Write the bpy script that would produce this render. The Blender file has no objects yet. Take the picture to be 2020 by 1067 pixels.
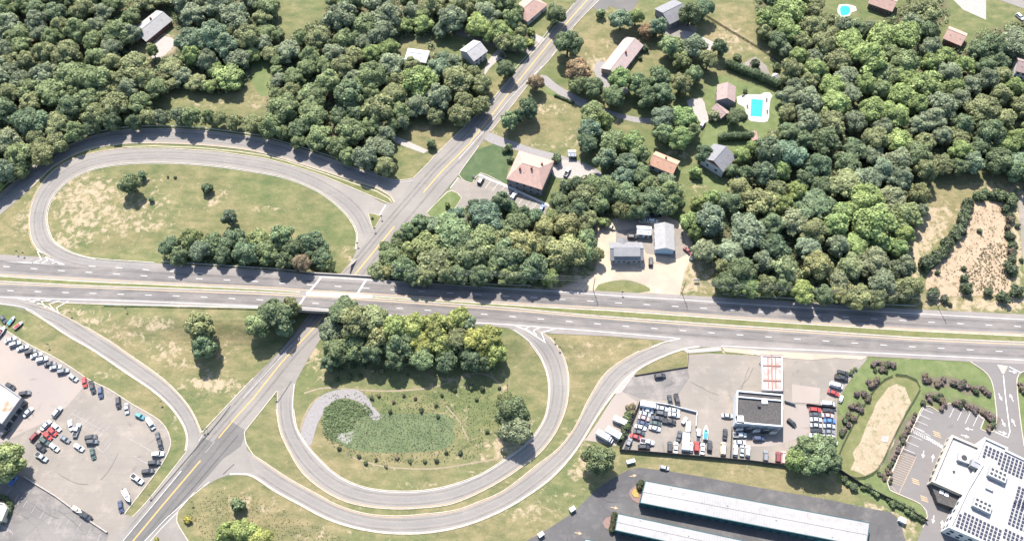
import bpy, bmesh, math, random
import numpy as np
from mathutils import Vector, Matrix
from mathutils.geometry import delaunay_2d_cdt

# ------------------------------------------------------------------ camera, world, sun, exposure
SC = bpy.context.scene
COL = SC.collection
W_PX, H_PX = 2020.0, 1067.0            # size of the photograph the place was surveyed from
TH = math.radians(61.0)                # how far the camera looks below the horizon
F = 1750.0                             # focal length in photograph pixels
DIST = F / 4.5
ST, CT = math.sin(TH), math.cos(TH)
CAM = (0.0, -DIST * CT, DIST * ST)
cd = bpy.data.cameras.new('camera'); cam = bpy.data.objects.new('camera', cd); COL.objects.link(cam)
cam.location = CAM
cam.rotation_euler = (math.radians(90) - TH, 0, 0)
cd.sensor_fit = 'HORIZONTAL'; cd.sensor_width = 36.0; cd.lens = 36.0 * F / W_PX
cd.clip_start = 1.0; cd.clip_end = 6000.0
SC.camera = cam

SUN_EL = math.radians(52.0)
SUN_AZ = math.radians(-13.0)           # the sun stands up-picture, a little to the left
wd = bpy.data.worlds.new('World'); SC.world = wd; wd.use_nodes = True
nt = wd.node_tree
sky = nt.nodes.new('ShaderNodeTexSky'); sky.sky_type = 'NISHITA'; sky.sun_disc = False
sky.sun_elevation = SUN_EL; sky.sun_rotation = SUN_AZ
nt.links.new(sky.outputs[0], nt.nodes['Background'].inputs[0])
nt.nodes['Background'].inputs[1].default_value = 0.13
sd = bpy.data.lights.new('sun', 'SUN'); sun = bpy.data.objects.new('sun', sd); COL.objects.link(sun)
sd.energy = 4.6; sd.angle = math.radians(0.5); sd.color = (1.0, 0.955, 0.89)
to_sun = Vector((math.sin(SUN_AZ) * math.cos(SUN_EL), math.cos(SUN_AZ) * math.cos(SUN_EL), math.sin(SUN_EL)))
sun.rotation_euler = to_sun.to_track_quat('Z', 'Y').to_euler()
sun.location = (0, 0, 200)
SC.view_settings.view_transform = 'Standard'; SC.view_settings.look = 'None'
SC.view_settings.exposure = 1.80; SC.view_settings.gamma = 1.0
SC.view_settings.use_curve_mapping = False

# ------------------------------------------------------------------ survey helpers: photo pixel -> ground point
def ray(u, v):
    a = (u - W_PX / 2) / F; b = (v - H_PX / 2) / F
    return (a, CT - b * ST, -ST - b * CT)
def Z(u, v, z=0.0):
    d = ray(u, v); t = (z - CAM[2]) / d[2]
    return (CAM[0] + d[0] * t, CAM[1] + d[1] * t)
def topx(x, y, z=0.0):
    dx, dy, dz = x - CAM[0], y - CAM[1], z - CAM[2]
    depth = dy * CT - dz * ST; up = dy * ST + dz * CT
    return (W_PX / 2 + F * dx / depth, H_PX / 2 - F * up / depth)
def sstep(a, b, x):
    t = np.clip((np.asarray(x, float) - a) / (b - a), 0, 1); return t * t * (3 - 2 * t)
RAISE = 5.6
BC = Z(662, 588, RAISE)                                     # bridge centre
_a = Z(0, 551); _b = Z(2020, 668)
HD = Vector((_b[0] - _a[0], _b[1] - _a[1])).normalized()    # highway direction
HN = Vector((-HD.y, HD.x))
_a = Z(578, 690); _b = Z(702, 539)
AVP = _a; AD = Vector((_b[0] - _a[0], _b[1] - _a[1])).normalized(); AN = Vector((-AD.y, AD.x))
def h_hw(x, y):
    a = np.abs((x - BC[0]) * HD.x + (y - BC[1]) * HD.y); d = np.abs((x - BC[0]) * HN.x + (y - BC[1]) * HN.y)
    p = RAISE * 0.5 * (1 + np.cos(np.pi * np.clip(a / 125.0, 0, 1)))
    return p * (1 - sstep(11.5, 23.0, d))
def h_g(x, y):
    dv = np.abs((x - AVP[0]) * AN.x + (y - AVP[1]) * AN.y)
    d = np.abs((x - BC[0]) * HN.x + (y - BC[1]) * HN.y)
    out = sstep(8.5, 12.0, d)
    m = (1 - out) * sstep(9.0, 11.0, dv) + out * sstep(9.5, 21.0, dv)
    return h_hw(x, y) * m
def _ss(a, b, x):
    t = min(1.0, max(0.0, (x - a) / (b - a))); return t * t * (3 - 2 * t)
def s_hw(x, y):
    a = abs((x - BC[0]) * HD.x + (y - BC[1]) * HD.y)
    if a >= 125: return 0.0
    d = abs((x - BC[0]) * HN.x + (y - BC[1]) * HN.y)
    return 0.0 if d >= 23 else RAISE * 0.5 * (1 + math.cos(math.pi * a / 125.0)) * (1 - _ss(11.5, 23.0, d))
def s_g(x, y):
    h = s_hw(x, y)
    if h == 0: return 0.0
    dv = abs((x - AVP[0]) * AN.x + (y - AVP[1]) * AN.y); d = abs((x - BC[0]) * HN.x + (y - BC[1]) * HN.y); o = _ss(8.5, 12.0, d)
    return h * ((1 - o) * _ss(9.0, 11.0, dv) + o * _ss(9.5, 21.0, dv))
def hit(u, v, hf=h_g, add=0.0):
    hf = s_g if hf is h_g else (s_hw if hf is h_hw else hf)
    x0, y0 = Z(u, v, add)
    if abs((x0 - BC[0]) * HD.x + (y0 - BC[1]) * HD.y) > 135 or abs((x0 - BC[0]) * HN.x + (y0 - BC[1]) * HN.y) > 32: return x0, y0, 0.0
    lo, hi = 9.0 + add, -0.5
    prev = lo
    n = 24
    for i in range(1, n + 1):
        z = lo + (hi - lo) * i / n
        x, y = Z(u, v, z)
        if z <= float(hf(x, y)) + add:
            a, b = prev, z
            for _ in range(14):
                m = (a + b) / 2; x, y = Z(u, v, m)
                if m <= float(hf(x, y)) + add: b = m
                else: a = m
            return x, y, b - add
        prev = z
    x, y = Z(u, v, add); return x, y, 0.0
def G(u, v): return hit(u, v)[:2]
def GH(u, v): return hit(u, v, h_hw)[:2]

# ------------------------------------------------------------------ materials (all procedural)
def new_mat(name):
    m = bpy.data.materials.new(name); m.use_nodes = True
    t = m.node_tree; b = t.nodes['Principled BSDF']; b.inputs['Specular IOR Level'].default_value = 0.25
    return m, t, b
def N(t, kind, **kw):
    n = t.nodes.new(kind)
    for k, v in kw.items(): setattr(n, k, v)
    return n
def noise_fac(t, scale, lo, hi, detail=4, rough=0.6, coord='pos', vec_scale=None, dist=0.0):
    if coord == 'pos': c = N(t, 'ShaderNodeNewGeometry').outputs['Position']
    else: c = N(t, 'ShaderNodeTexCoord').outputs['Object']
    if vec_scale:
        mp = N(t, 'ShaderNodeMapping'); mp.inputs['Scale'].default_value = vec_scale[:3]
        if len(vec_scale) > 3: mp.inputs['Rotation'].default_value = (0, 0, vec_scale[3])
        t.links.new(c, mp.inputs[0]); c = mp.outputs[0]
    n = N(t, 'ShaderNodeTexNoise'); n.inputs['Scale'].default_value = scale
    n.inputs['Detail'].default_value = detail; n.inputs['Roughness'].default_value = rough; n.inputs['Distortion'].default_value = dist
    t.links.new(c, n.inputs['Vector'])
    r = N(t, 'ShaderNodeMapRange'); r.inputs[1].default_value = lo; r.inputs[2].default_value = hi
    t.links.new(n.outputs[0], r.inputs[0])
    return r.outputs[0]
def mixc(t, fac, a, b):
    m = N(t, 'ShaderNodeMix', data_type='RGBA')
    for s, i in ((fac, 0), (a, 6), (b, 7)):
        if isinstance(s, (tuple, list)): m.inputs[i].default_value = (*s[:3], 1)
        elif isinstance(s, (int, float)): m.inputs[i].default_value = s
        else: t.links.new(s, m.inputs[i])
    return m.outputs[2]
def mul(t, a, b):
    m = N(t, 'ShaderNodeMath', operation='MULTIPLY')
    for s, i in ((a, 0), (b, 1)):
        if isinstance(s, (int, float)): m.inputs[i].default_value = s
        else: t.links.new(s, m.inputs[i])
    return m.outputs[0]
def fmath(t, op, a, b):
    m = N(t, 'ShaderNodeMath', operation=op)
    for s, i in ((a, 0), (b, 1)):
        if isinstance(s, (int, float)): m.inputs[i].default_value = s
        else: t.links.new(s, m.inputs[i])
    return m.outputs[0]
def tint(c, k): return tuple(x * k for x in c)
def surf(name, col, var=0.12, scale=0.4, rough=0.85, col2=None, s2=0.04, metal=0.0, coord='pos', fine=None, spec=None):
    """one colour broken up by two scales of noise"""
    m, t, b = new_mat(name)
    c = mixc(t, noise_fac(t, scale, .3, .7, coord=coord), tint(col, 1 - var), tint(col, 1 + var))
    if col2: c = mixc(t, noise_fac(t, s2, .42, .62, coord=coord), c, col2)
    if fine: c = mixc(t, noise_fac(t, fine, .35, .65, 2, coord=coord), c, tint(col, 0.72))
    t.links.new(c, b.inputs['Base Color']); b.inputs['Roughness'].default_value = rough; b.inputs['Metallic'].default_value = metal
    if spec is not None: b.inputs['Specular IOR Level'].default_value = spec
    return m
def asphalt(name, col, dark, light, seam=0.0):
    m, t, b = new_mat(name)
    c = mixc(t, noise_fac(t, 0.05, .35, .65, 5), dark, col)
    c = mixc(t, mul(t, noise_fac(t, 0.13, .5, .75, 6, .7), 0.6), c, light)
    c = mixc(t, mul(t, noise_fac(t, 2.2, .35, .7, 3), 0.3), c, tint(dark, .8))
    st = noise_fac(t, 0.6, .52, .75, 3, .5, vec_scale=(0.06, 1.0, 1.0, math.radians(3.5)))
    c = mixc(t, mul(t, st, 0.35), c, tint(dark, .85))
    if seam:
        v = N(t, 'ShaderNodeTexVoronoi', feature='DISTANCE_TO_EDGE'); v.inputs['Scale'].default_value = seam
        g = N(t, 'ShaderNodeNewGeometry'); t.links.new(g.outputs['Position'], v.inputs['Vector'])
        r = N(t, 'ShaderNodeMapRange'); r.inputs[1].default_value = 0.0; r.inputs[2].default_value = 0.02; r.inputs[3].default_value = 1; r.inputs[4].default_value = 0
        t.links.new(v.outputs[0], r.inputs[0]); c = mixc(t, mul(t, r.outputs[0], .28), c, tint(dark, .6))
    t.links.new(c, b.inputs['Base Color']); b.inputs['Roughness'].default_value = 0.9
    return m
M = {}
M['hw'] = asphalt('highway asphalt', (0.163, 0.144, 0.131), (0.129, 0.116, 0.108), (0.213, 0.187, 0.164))
M['ramp'] = asphalt('ramp asphalt', (0.163, 0.146, 0.129), (0.135, 0.122, 0.110), (0.187, 0.165, 0.145))
M['ave'] = asphalt('avenue asphalt', (0.151, 0.135, 0.120), (0.124, 0.112, 0.100), (0.183, 0.162, 0.143))
M['ave_dark'] = asphalt('newer asphalt', (0.096, 0.087, 0.082), (0.075, 0.071, 0.066), (0.117, 0.106, 0.098))
M['lot'] = asphalt('lot asphalt', (0.159, 0.137, 0.117), (0.127, 0.113, 0.098), (0.240, 0.197, 0.159))
M['lot_dark'] = asphalt('storage asphalt', (0.070, 0.066, 0.065), (0.053, 0.050, 0.050), (0.136, 0.123, 0.114), seam=0.11)
M['lot_grey'] = asphalt('hotel asphalt', (0.112, 0.102, 0.097), (0.104, 0.094, 0.090), (0.122, 0.111, 0.104))
M['lot_old'] = asphalt('cracked lot asphalt', (0.134, 0.121, 0.111), (0.085, 0.078, 0.074), (0.267, 0.230, 0.202), seam=0.1)
M['lot_pink'] = surf('pinkish concrete lot', (.185, .155, .134), .08, .1, col2=(.165, .142, .128), s2=.05)
M['concrete'] = surf('concrete', (.235, .21, .19), .12, .5, fine=3)
M['white_concrete'] = surf('bridge concrete', (.27, .255, .235), .12, .5, fine=3)
M['kerb'] = surf('kerb concrete', (.27, .235, .19), .2, .5)
M['sand'] = surf('sandy gravel', (.31, .245, .18), .16, .25, col2=(.19, .155, .13), s2=.06, fine=1.6)
M['gravel'] = surf('grey gravel track', (.145, .133, .128), .15, 1.2)
M['rock'] = surf('pale riprap', (.15, .145, .13), .4, 1.6, col2=(.08, .09, .05), s2=.5)
def paint(name, col, wear=.35):
    m, t, b = new_mat(name)
    c = mixc(t, mul(t, noise_fac(t, 1.1, .45, .8, 4), wear), col, (.14, .13, .125))
    t.links.new(c, b.inputs['Base Color']); b.inputs['Roughness'].default_value = .7; return m
M['white_line'] = paint('white road paint', (.40, .385, .365), .5)
M['faint_line'] = paint('worn white paint', (.27, .25, .24), .8)
M['yellow_line'] = paint('yellow road paint', (.46, .27, .07), .4)
M['tan_line'] = paint('worn yellow paint', (.32, .22, .12), .6)
M['white'] = surf('white paint', (.38, .38, .38), .06, .6)
M['white_roof'] = surf('white membrane roof', (.275, .26, .25), .06, .1, col2=(.225, .21, .2), s2=.1, fine=.7)
M['glass'] = surf('window glass', (.02, .025, .03), .1, 1, rough=.12, spec=.6)
M['dark'] = surf('dark metal', (.03, .03, .032), .2, 1)
M['black'] = surf('black rubber', (.012, .012, .012), .2, 2)
M['steel'] = surf('galvanised steel', (.25, .25, .25), .15, 1, rough=.55)
M['wood'] = surf('weathered timber', (.12, .09, .07), .25, 1.5)
M['bark'] = surf('bark', (.075, .06, .045), .3, 2, coord='obj')
# ground: lawn colours chosen by per-vertex amounts of dryness, bare soil and woodland floor
def ground_mat():
    m, t, b = new_mat('lawn and soil')
    at = N(t, 'ShaderNodeAttribute', attribute_name='cover')
    sp = N(t, 'ShaderNodeSeparateColor'); t.links.new(at.outputs['Color'], sp.inputs[0])
    dry, bare, wood = sp.outputs
    n1 = noise_fac(t, .16, .32, .68, 9, .72, vec_scale=(.7, 1.25, 1))
    n2 = noise_fac(t, .9, .3, .7, 5, .65)
    n3 = noise_fac(t, .035, .3, .7, 4)
    g = mixc(t, n1, (.040, .060, .021), (.094, .102, .041))
    d = mixc(t, n1, (.074, .068, .032), (.180, .140, .076))
    f = fmath(t, 'ADD', dry, fmath(t, 'MULTIPLY', fmath(t, 'SUBTRACT', n1, .5), .55)); f = fmath(t, 'ADD', f, fmath(t, 'MULTIPLY', fmath(t, 'SUBTRACT', n3, .5), .75))
    c = mixc(t, f, g, d)
    nb = noise_fac(t, .3, .3, .7, 9, .72, dist=.4)
    e = fmath(t, 'ADD', bare, fmath(t, 'MULTIPLY', fmath(t, 'SUBTRACT', nb, .56), 1.15))
    r = N(t, 'ShaderNodeMapRange'); r.inputs[1].default_value = .28; r.inputs[2].default_value = .62; t.links.new(e, r.inputs[0])
    so = mixc(t, n2, (.20, .150, .098), (.30, .235, .165))
    c = mixc(t, r.outputs[0], c, so)
    c = mixc(t, mul(t, n2, .30), c, (.040, .044, .020)); c = mixc(t, mul(t, noise_fac(t, 2.6, .45, .75, 3, .6), .35), c, (.20, .18, .11))
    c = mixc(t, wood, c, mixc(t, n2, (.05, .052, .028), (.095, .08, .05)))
    t.links.new(c, b.inputs['Base Color']); b.inputs['Roughness'].default_value = .95; b.inputs['Specular IOR Level'].default_value = .1
    return m
M['ground'] = ground_mat()
def wear_mat(name, col, amt):
    m, t, b = new_mat(name); b.inputs['Base Color'].default_value = (*col, 1); b.inputs['Roughness'].default_value = .9
    at = N(t, 'ShaderNodeAttribute', attribute_name='soft')
    n = noise_fac(t, .35, .2, .7, 6, .7, vec_scale=(.25, 1, 1, .05)); t.links.new(mul(t, mul(t, at.outputs['Fac'], n), amt), b.inputs['Alpha']); return m
M['wear'] = wear_mat('tyre polished lane', (.082, .079, .079), .34); M['wear_light'] = wear_mat('sun bleached lane', (.185, .176, .17), .5); M['blotch'] = wear_mat('pale spill', (.23, .21, .195), .75); M['oil'] = wear_mat('oil stain', (.045, .043, .043), .6)
def grass_mat(name, a, bcol, soil=None, amt=.6):
    m, t, b = new_mat(name)
    c = mixc(t, noise_fac(t, .22, .3, .7, 7, .65), a, bcol)
    c = mixc(t, mul(t, noise_fac(t, 1.4, .4, .7, 4), .35), c, tint(a, .6))
    if soil: c = mixc(t, noise_fac(t, .35, amt, amt + .12, 8, .7), c, soil)
    t.links.new(c, b.inputs['Base Color']); b.inputs['Roughness'].default_value = .95; b.inputs['Specular IOR Level'].default_value = .1
    return m
M['lawn'] = grass_mat('watered lawn', (.060, .082, .030), (.112, .124, .056))
M['lawn_dark'] = grass_mat('dark lawn', (.038, .058, .027), (.068, .086, .042))
M['verge'] = grass_mat('median grass', (.068, .078, .028), (.125, .118, .058), (.22, .165, .11), .62)
M['marsh'] = grass_mat('rank basin grass', (.055, .075, .036), (.095, .108, .056))
M['scrub'] = grass_mat('sparse basin sand', (.205, .15, .10), (.26, .20, .14), (.10, .085, .052), .52)
M['scrub2'] = grass_mat('dry basin straw', (.185, .145, .095), (.24, .195, .14), (.11, .105, .055), .52)
def leaf_mat(name='foliage', mixed=False):
    m, t, b = new_mat(name)
    oi = N(t, 'ShaderNodeObjectInfo')
    at = N(t, 'ShaderNodeAttribute', attribute_name='tone')
    k = fmath(t, 'ADD', fmath(t, 'MULTIPLY', at.outputs['Fac'], 1.0), .5)
    src = oi.outputs['Color']
    if mixed: src = N(t, 'ShaderNodeAttribute', attribute_name='tint').outputs['Color']
    v = N(t, 'ShaderNodeVectorMath', operation='SCALE'); t.links.new(src, v.inputs[0]); t.links.new(k, v.inputs[3])
    c = mixc(t, mul(t, noise_fac(t, .5, .4, .7, 4), .3), v.outputs[0], (.15, .165, .085))
    t.links.new(c, b.inputs['Base Color']); b.inputs['Roughness'].default_value = .65; b.inputs['Specular IOR Level'].default_value = .25
    tr = N(t, 'ShaderNodeBsdfTranslucent'); t.links.new(c, tr.inputs[0]); mx = N(t, 'ShaderNodeMixShader'); mx.inputs[0].default_value = .36
    t.links.new(b.outputs[0], mx.inputs[1]); t.links.new(tr.outputs[0], mx.inputs[2]); t.links.new(mx.outputs[0], t.nodes['Material Output'].inputs[0])
    return m
M['leaf'] = leaf_mat(); M['leaf_mixed'] = leaf_mat('foliage of many trees', True)
def obj_col_mat(name, rough=.35, metal=0.0, coat=0.0, var=.1):
    m, t, b = new_mat(name)
    oi = N(t, 'ShaderNodeObjectInfo')
    c = mixc(t, mul(t, noise_fac(t, 1.2, .4, .8, 4), var), oi.outputs['Color'], (.1, .09, .08))
    t.links.new(c, b.inputs['Base Color']); b.inputs['Roughness'].default_value = rough; b.inputs['Metallic'].default_value = metal
    b.inputs['Coat Weight'].default_value = coat; b.inputs['Specular IOR Level'].default_value = .4
    return m
M['car_paint'] = obj_col_mat('car paint', .35, 0, .4)
M['tinted'] = obj_col_mat('painted surface', .8, 0, 0, .3)
def roof_mat(name, col, spacing=.35):
    m, t, b = new_mat(name)
    tc = N(t, 'ShaderNodeTexCoord')
    w = N(t, 'ShaderNodeTexWave', wave_type='BANDS', bands_direction='Z'); w.inputs['Scale'].default_value = 1.2; w.inputs['Distortion'].default_value = 1.5; w.inputs['Detail'].default_value = 3
    t.links.new(tc.outputs['Object'], w.inputs[0])
    c = mixc(t, mul(t, w.outputs['Fac'], .25), col, tint(col, .72))
    c = mixc(t, noise_fac(t, .5, .35, .7, 5, coord='obj'), c, tint(col, 1.18))
    c = mixc(t, mul(t, noise_fac(t, 3.0, .4, .7, 4, coord='obj'), .4), c, tint(col, .65))
    t.links.new(c, b.inputs['Base Color']); b.inputs['Roughness'].default_value = .9
    return m

# ------------------------------------------------------------------ object helpers
def tag(o, label=None, cat=None, group=None, kind=None):
    if label: o['label'] = label
    if cat: o['category'] = cat
    if group: o['group'] = group
    if kind: o['kind'] = kind
    return o
def empty(name, loc, rz=0, label=None, cat=None, group=None, kind=None):
    o = bpy.data.objects.new(name, None); COL.objects.link(o); o.empty_display_size = .5
    o.location = loc; o.rotation_euler = (0, 0, rz)
    return tag(o, label, cat, group, kind)
def link(name, me, mat=None, parent=None, loc=None, rz=None):
    o = bpy.data.objects.new(name, me); COL.objects.link(o)
    if mat is not None and not me.materials: me.materials.append(mat)
    if parent: o.parent = parent
    if loc: o.location = loc
    if rz is not None: o.rotation_euler = (0, 0, rz)
    return o
class MB:
    """collects simple shapes and becomes one mesh"""
    def __init__(s): s.v = []; s.f = []
    def add(s, vs, fs):
        k = len(s.v); s.v += [tuple(p) for p in vs]; s.f += [tuple(i + k for i in f) for f in fs]; return s
    def box(s, c, d, rz=0, taper=1.0):
        x, y, z = d[0] / 2, d[1] / 2, d[2] / 2; ca, sa = math.cos(rz), math.sin(rz); vs = []
        for k in (-1, 1):
            tp = taper if k > 0 else 1
            for i, j in ((-1, -1), (1, -1), (1, 1), (-1, 1)):
                px, py = i * x * tp, j * y * tp
                vs.append((c[0] + px * ca - py * sa, c[1] + px * sa + py * ca, c[2] + k * z))
        return s.add(vs, [(3, 2, 1, 0), (4, 5, 6, 7), (0, 1, 5, 4), (1, 2, 6, 5), (2, 3, 7, 6), (3, 0, 4, 7)])
    def prism(s, poly, z0, z1, cap=True):
        n = len(poly)
        ar = sum(poly[i][0] * poly[(i + 1) % n][1] - poly[(i + 1) % n][0] * poly[i][1] for i in range(n))
        if ar < 0: poly = poly[::-1]
        vs = [(p[0], p[1], z0) for p in poly] + [(p[0], p[1], z1) for p in poly]
        fs = [(i, (i + 1) % n, (i + 1) % n + n, i + n) for i in range(n)]
        if cap: fs += [tuple(range(n, 2 * n)), tuple(range(n - 1, -1, -1))]
        return s.add(vs, fs)
    def tube(s, pts, rad, n=8):
        rings = []
        for i, p in enumerate(pts):
            p = Vector(p); a = Vector(pts[max(i - 1, 0)]); b = Vector(pts[min(i + 1, len(pts) - 1)])
            d = (b - a).normalized(); q = d.to_track_quat('Z', 'Y'); r = rad[i] if isinstance(rad, (list, tuple)) else rad
            rings.append([p + q @ Vector((r * math.cos(2 * math.pi * k / n), r * math.sin(2 * math.pi * k / n), 0)) for k in range(n)])
        vs = [v for rg in rings for v in rg]; fs = []
        for i in range(len(pts) - 1):
            for k in range(n): fs.append((i * n + k, i * n + (k + 1) % n, (i + 1) * n + (k + 1) % n, (i + 1) * n + k))
        fs += [tuple(range(n - 1, -1, -1)), tuple((len(pts) - 1) * n + k for k in range(n))]
        return s.add(vs, fs)
    def mesh(s, name):
        me = bpy.data.meshes.new(name); me.from_pydata(s.v, [], s.f); me.update(); return me
    def build(s, name, mat=None, parent=None, loc=None, rz=None, bevel=0):
        o = link(name, s.mesh(name), mat, parent, loc, rz)
        if bevel:
            b = o.modifiers.new('bevel', 'BEVEL'); b.width = bevel; b.segments = 2; b.limit_method = 'ANGLE'
        return o
def catmull(pts, closed=False, step=6):
    P = [Vector(p[:2]) for p in pts]; n = len(P); out = []
    rng = range(n) if closed else range(n - 1)
    for i in rng:
        p0 = P[(i - 1) % n] if (closed or i > 0) else P[0] * 2 - P[1]
        p1, p2 = P[i], P[(i + 1) % n]
        p3 = P[(i + 2) % n] if (closed or i + 2 < n) else P[-1] * 2 - P[-2]
        k = max(1, int((p2 - p1).length / step))
        for j in range(k):
            t = j / k; t2, t3 = t * t, t * t * t
            out.append(0.5 * ((2 * p1) + (-p0 + p2) * t + (2 * p0 - 5 * p1 + 4 * p2 - p3) * t2 + (-p0 + 3 * p1 - 3 * p2 + p3) * t3))
    if not closed: out.append(P[-1])
    return [(p.x, p.y) for p in out]
def inside(pts, x, y):
    c = False; n = len(pts); j = n - 1
    for i in range(n):
        xi, yi = pts[i]; xj, yj = pts[j]
        if (yi > y) != (yj > y) and x < (xj - xi) * (y - yi) / (yj - yi) + xi: c = not c
        j = i
    return c
GRID = 2.0
def densify(poly, closed=True, step=3.0):
    out = []; n = len(poly)
    for i in range(n if closed else n - 1):
        a, b = poly[i], poly[(i + 1) % n]; L = math.hypot(b[0] - a[0], b[1] - a[1])
        k = max(1, int(math.ceil(L / step)))
        for j in range(k): out.append((a[0] + (b[0] - a[0]) * j / k, a[1] + (b[1] - a[1]) * j / k))
    if not closed: out.append(poly[-1])
    return out
def bumpy(poly):
    return any(abs(p[0] - BC[0]) < 128 and abs(p[1] - BC[1]) < 40 for p in poly)
def sheet_world(name, poly, mat, off, hf=h_g, parent=None, structure=True, thick=0.0):
    """a level sheet following the ground, given by its outline in metres; thick > 0 gives it a real kerb step"""
    bp = bumpy(poly)
    if bp: poly = densify(poly)
    pts = [Vector(p) for p in poly]; n = len(pts)
    edges = [(i, (i + 1) % n) for i in range(n)]
    if bp:
        xs = [p.x for p in pts]; ys = [p.y for p in pts]
        x0 = max(min(xs), BC[0] - 130); x1 = min(max(xs), BC[0] + 130); y0 = max(min(ys), BC[1] - 45); y1 = min(max(ys), BC[1] + 45)
        gx = math.ceil(x0 / GRID) * GRID
        while gx < x1:
            gy = math.ceil(y0 / GRID) * GRID
            while gy < y1:
                if inside(poly, gx, gy): pts.append(Vector((gx, gy)))
                gy += GRID
            gx += GRID
    vs, _, fs, _, _, _ = delaunay_2d_cdt(pts, edges, [], 1, 1e-5)
    v = [(p.x, p.y, float(hf(p.x, p.y)) + off + thick) for p in vs]; f = [tuple(q) for q in fs]
    if thick:
        k = len(v); m = len(poly)
        v += [(p[0], p[1], float(hf(p[0], p[1])) + off + thick) for p in poly] + [(p[0], p[1], float(hf(p[0], p[1])) - .05) for p in poly]
        f += [(k + i, k + (i + 1) % m, k + m + (i + 1) % m, k + m + i) for i in range(m)]
    me = bpy.data.meshes.new(name); me.from_pydata(v, [], f); me.update()
    o = link(name, me, mat, parent)
    if structure and not parent: o['kind'] = 'structure'
    return o
def sheet(name, px, mat, off, hf=h_g, smooth=False, parent=None, thick=0.0, structure=True):
    if smooth: px = catmull(px, True, 8)
    return sheet_world(name, [hit(u, v, hf)[:2] for u, v in px], mat, off, hf, parent, structure, thick)
def strip(mb, pts, w, off, hf, shift=0.0, dash=None):
    """paint stripe along world points"""
    pts = densify(pts, False, 2.0 if dash else 3.0)
    if dash: pass
    acc = 0.0; n = len(pts); L = []; R = []
    for i, p in enumerate(pts):
        a = pts[max(i - 1, 0)]; b = pts[min(i + 1, n - 1)]; dx, dy = b[0] - a[0], b[1] - a[1]; q = math.hypot(dx, dy) or 1
        nx, ny = -dy / q, dx / q
        for S, s in ((L, shift + w / 2), (R, shift - w / 2)):
            x, y = p[0] + nx * s, p[1] + ny * s; S.append((x, y, float(hf(x, y)) + off))
    for i in range(n - 1):
        mb.add([R[i], R[i + 1], L[i + 1], L[i]], [(0, 1, 2, 3)])
def line_px(mb, px, w, off, hf=h_g, smooth=True, shift=0.0):
    if smooth and len(px) > 2: px = catmull(px, False, 10)
    strip(mb, [hit(u, v, hf)[:2] for u, v in px], w, off, hf, shift)

# ------------------------------------------------------------------ outlines of the woods, as seen from the survey camera (canopy outline)
WOODS = [
 [(-60,-80),(535,-80),(545,20),(550,70),(530,112),(500,118),(480,172),(440,190),(410,178),(350,172),(290,190),(300,210),(370,222),(440,232),(532,232),(536,110),(560,75),(600,55),(645,40),(650,-80),(1060,-80),(1015,10),(1035,55),(1050,80),(1040,98),(985,85),(900,50),(880,62),(850,70),(860,105),(905,115),(925,135),(955,150),(962,185),(958,210),(900,232),(820,222),(795,245),(765,262),(765,330),(738,326),(640,293),(560,268),(520,254),(440,242),(300,237),(236,243),(180,254),(135,272),(84,298),(30,342),(-60,392)],
 [(1470,-80),(1610,-80),(1625,30),(1700,45),(1745,45),(1800,-10),(1800,-80),(1860,-80),(1870,10),(1865,45),(1845,65),(1850,90),(1905,95),(1930,70),(1960,55),(2010,35),(2080,60),(2080,350),(1990,342),(1940,325),(1900,328),(1846,338),(1822,400),(1790,470),(1784,515),(1796,560),(1798,590),(1750,590),(1640,582),(1500,572),(1435,556),(1425,520),(1375,498),(1360,430),(1380,395),(1430,385),(1470,355),(1460,300),(1545,260),(1545,180),(1540,155),(1570,120),(1500,60),(1470,30)],
 [(745,535),(762,490),(815,440),(880,432),(930,405),(985,395),(1040,425),(1090,430),(1108,375),(1140,350),(1180,352),(1270,345),(1340,360),(1345,400),(1300,415),(1240,420),(1185,425),(1160,450),(1178,500),(1150,510),(1105,530),(1050,545),(900,545),(800,545)],
]
CLEAR = [  # openings with no crown
 [(300,192),(350,176),(410,184),(440,196),(478,178),(498,122),(530,115),(528,222),(440,222),(360,212),(308,204)],
 [(545,-80),(640,-80),(640,34),(600,46),(556,60)],
 [(252,88),(305,20),(340,35),(352,95),(310,125),(262,108)],
 [(783,80),(845,75),(850,108),(838,120),(790,118)],
 [(895,98),(935,72),(972,92),(962,130),(920,128)],
 [(1605,-80),(1745,-80),(1795,0),(1745,42),(1650,32)],
 [(1835,60),(1872,38),(1925,58),(1912,98),(1848,90)],
 [(1800,-80),(2080,-80),(2080,50),(2020,45),(1940,60),(1870,8)],
 [(1475,-80),(1500,50),(1480,60),(1440,0)],
 [(1990,110),(2080,110),(2080,160),(1995,155)],
]
def in_woods(u, v):
    return any(inside(w, u, v) for w in WOODS) and not any(inside(c, u, v) for c in CLEAR)

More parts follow.
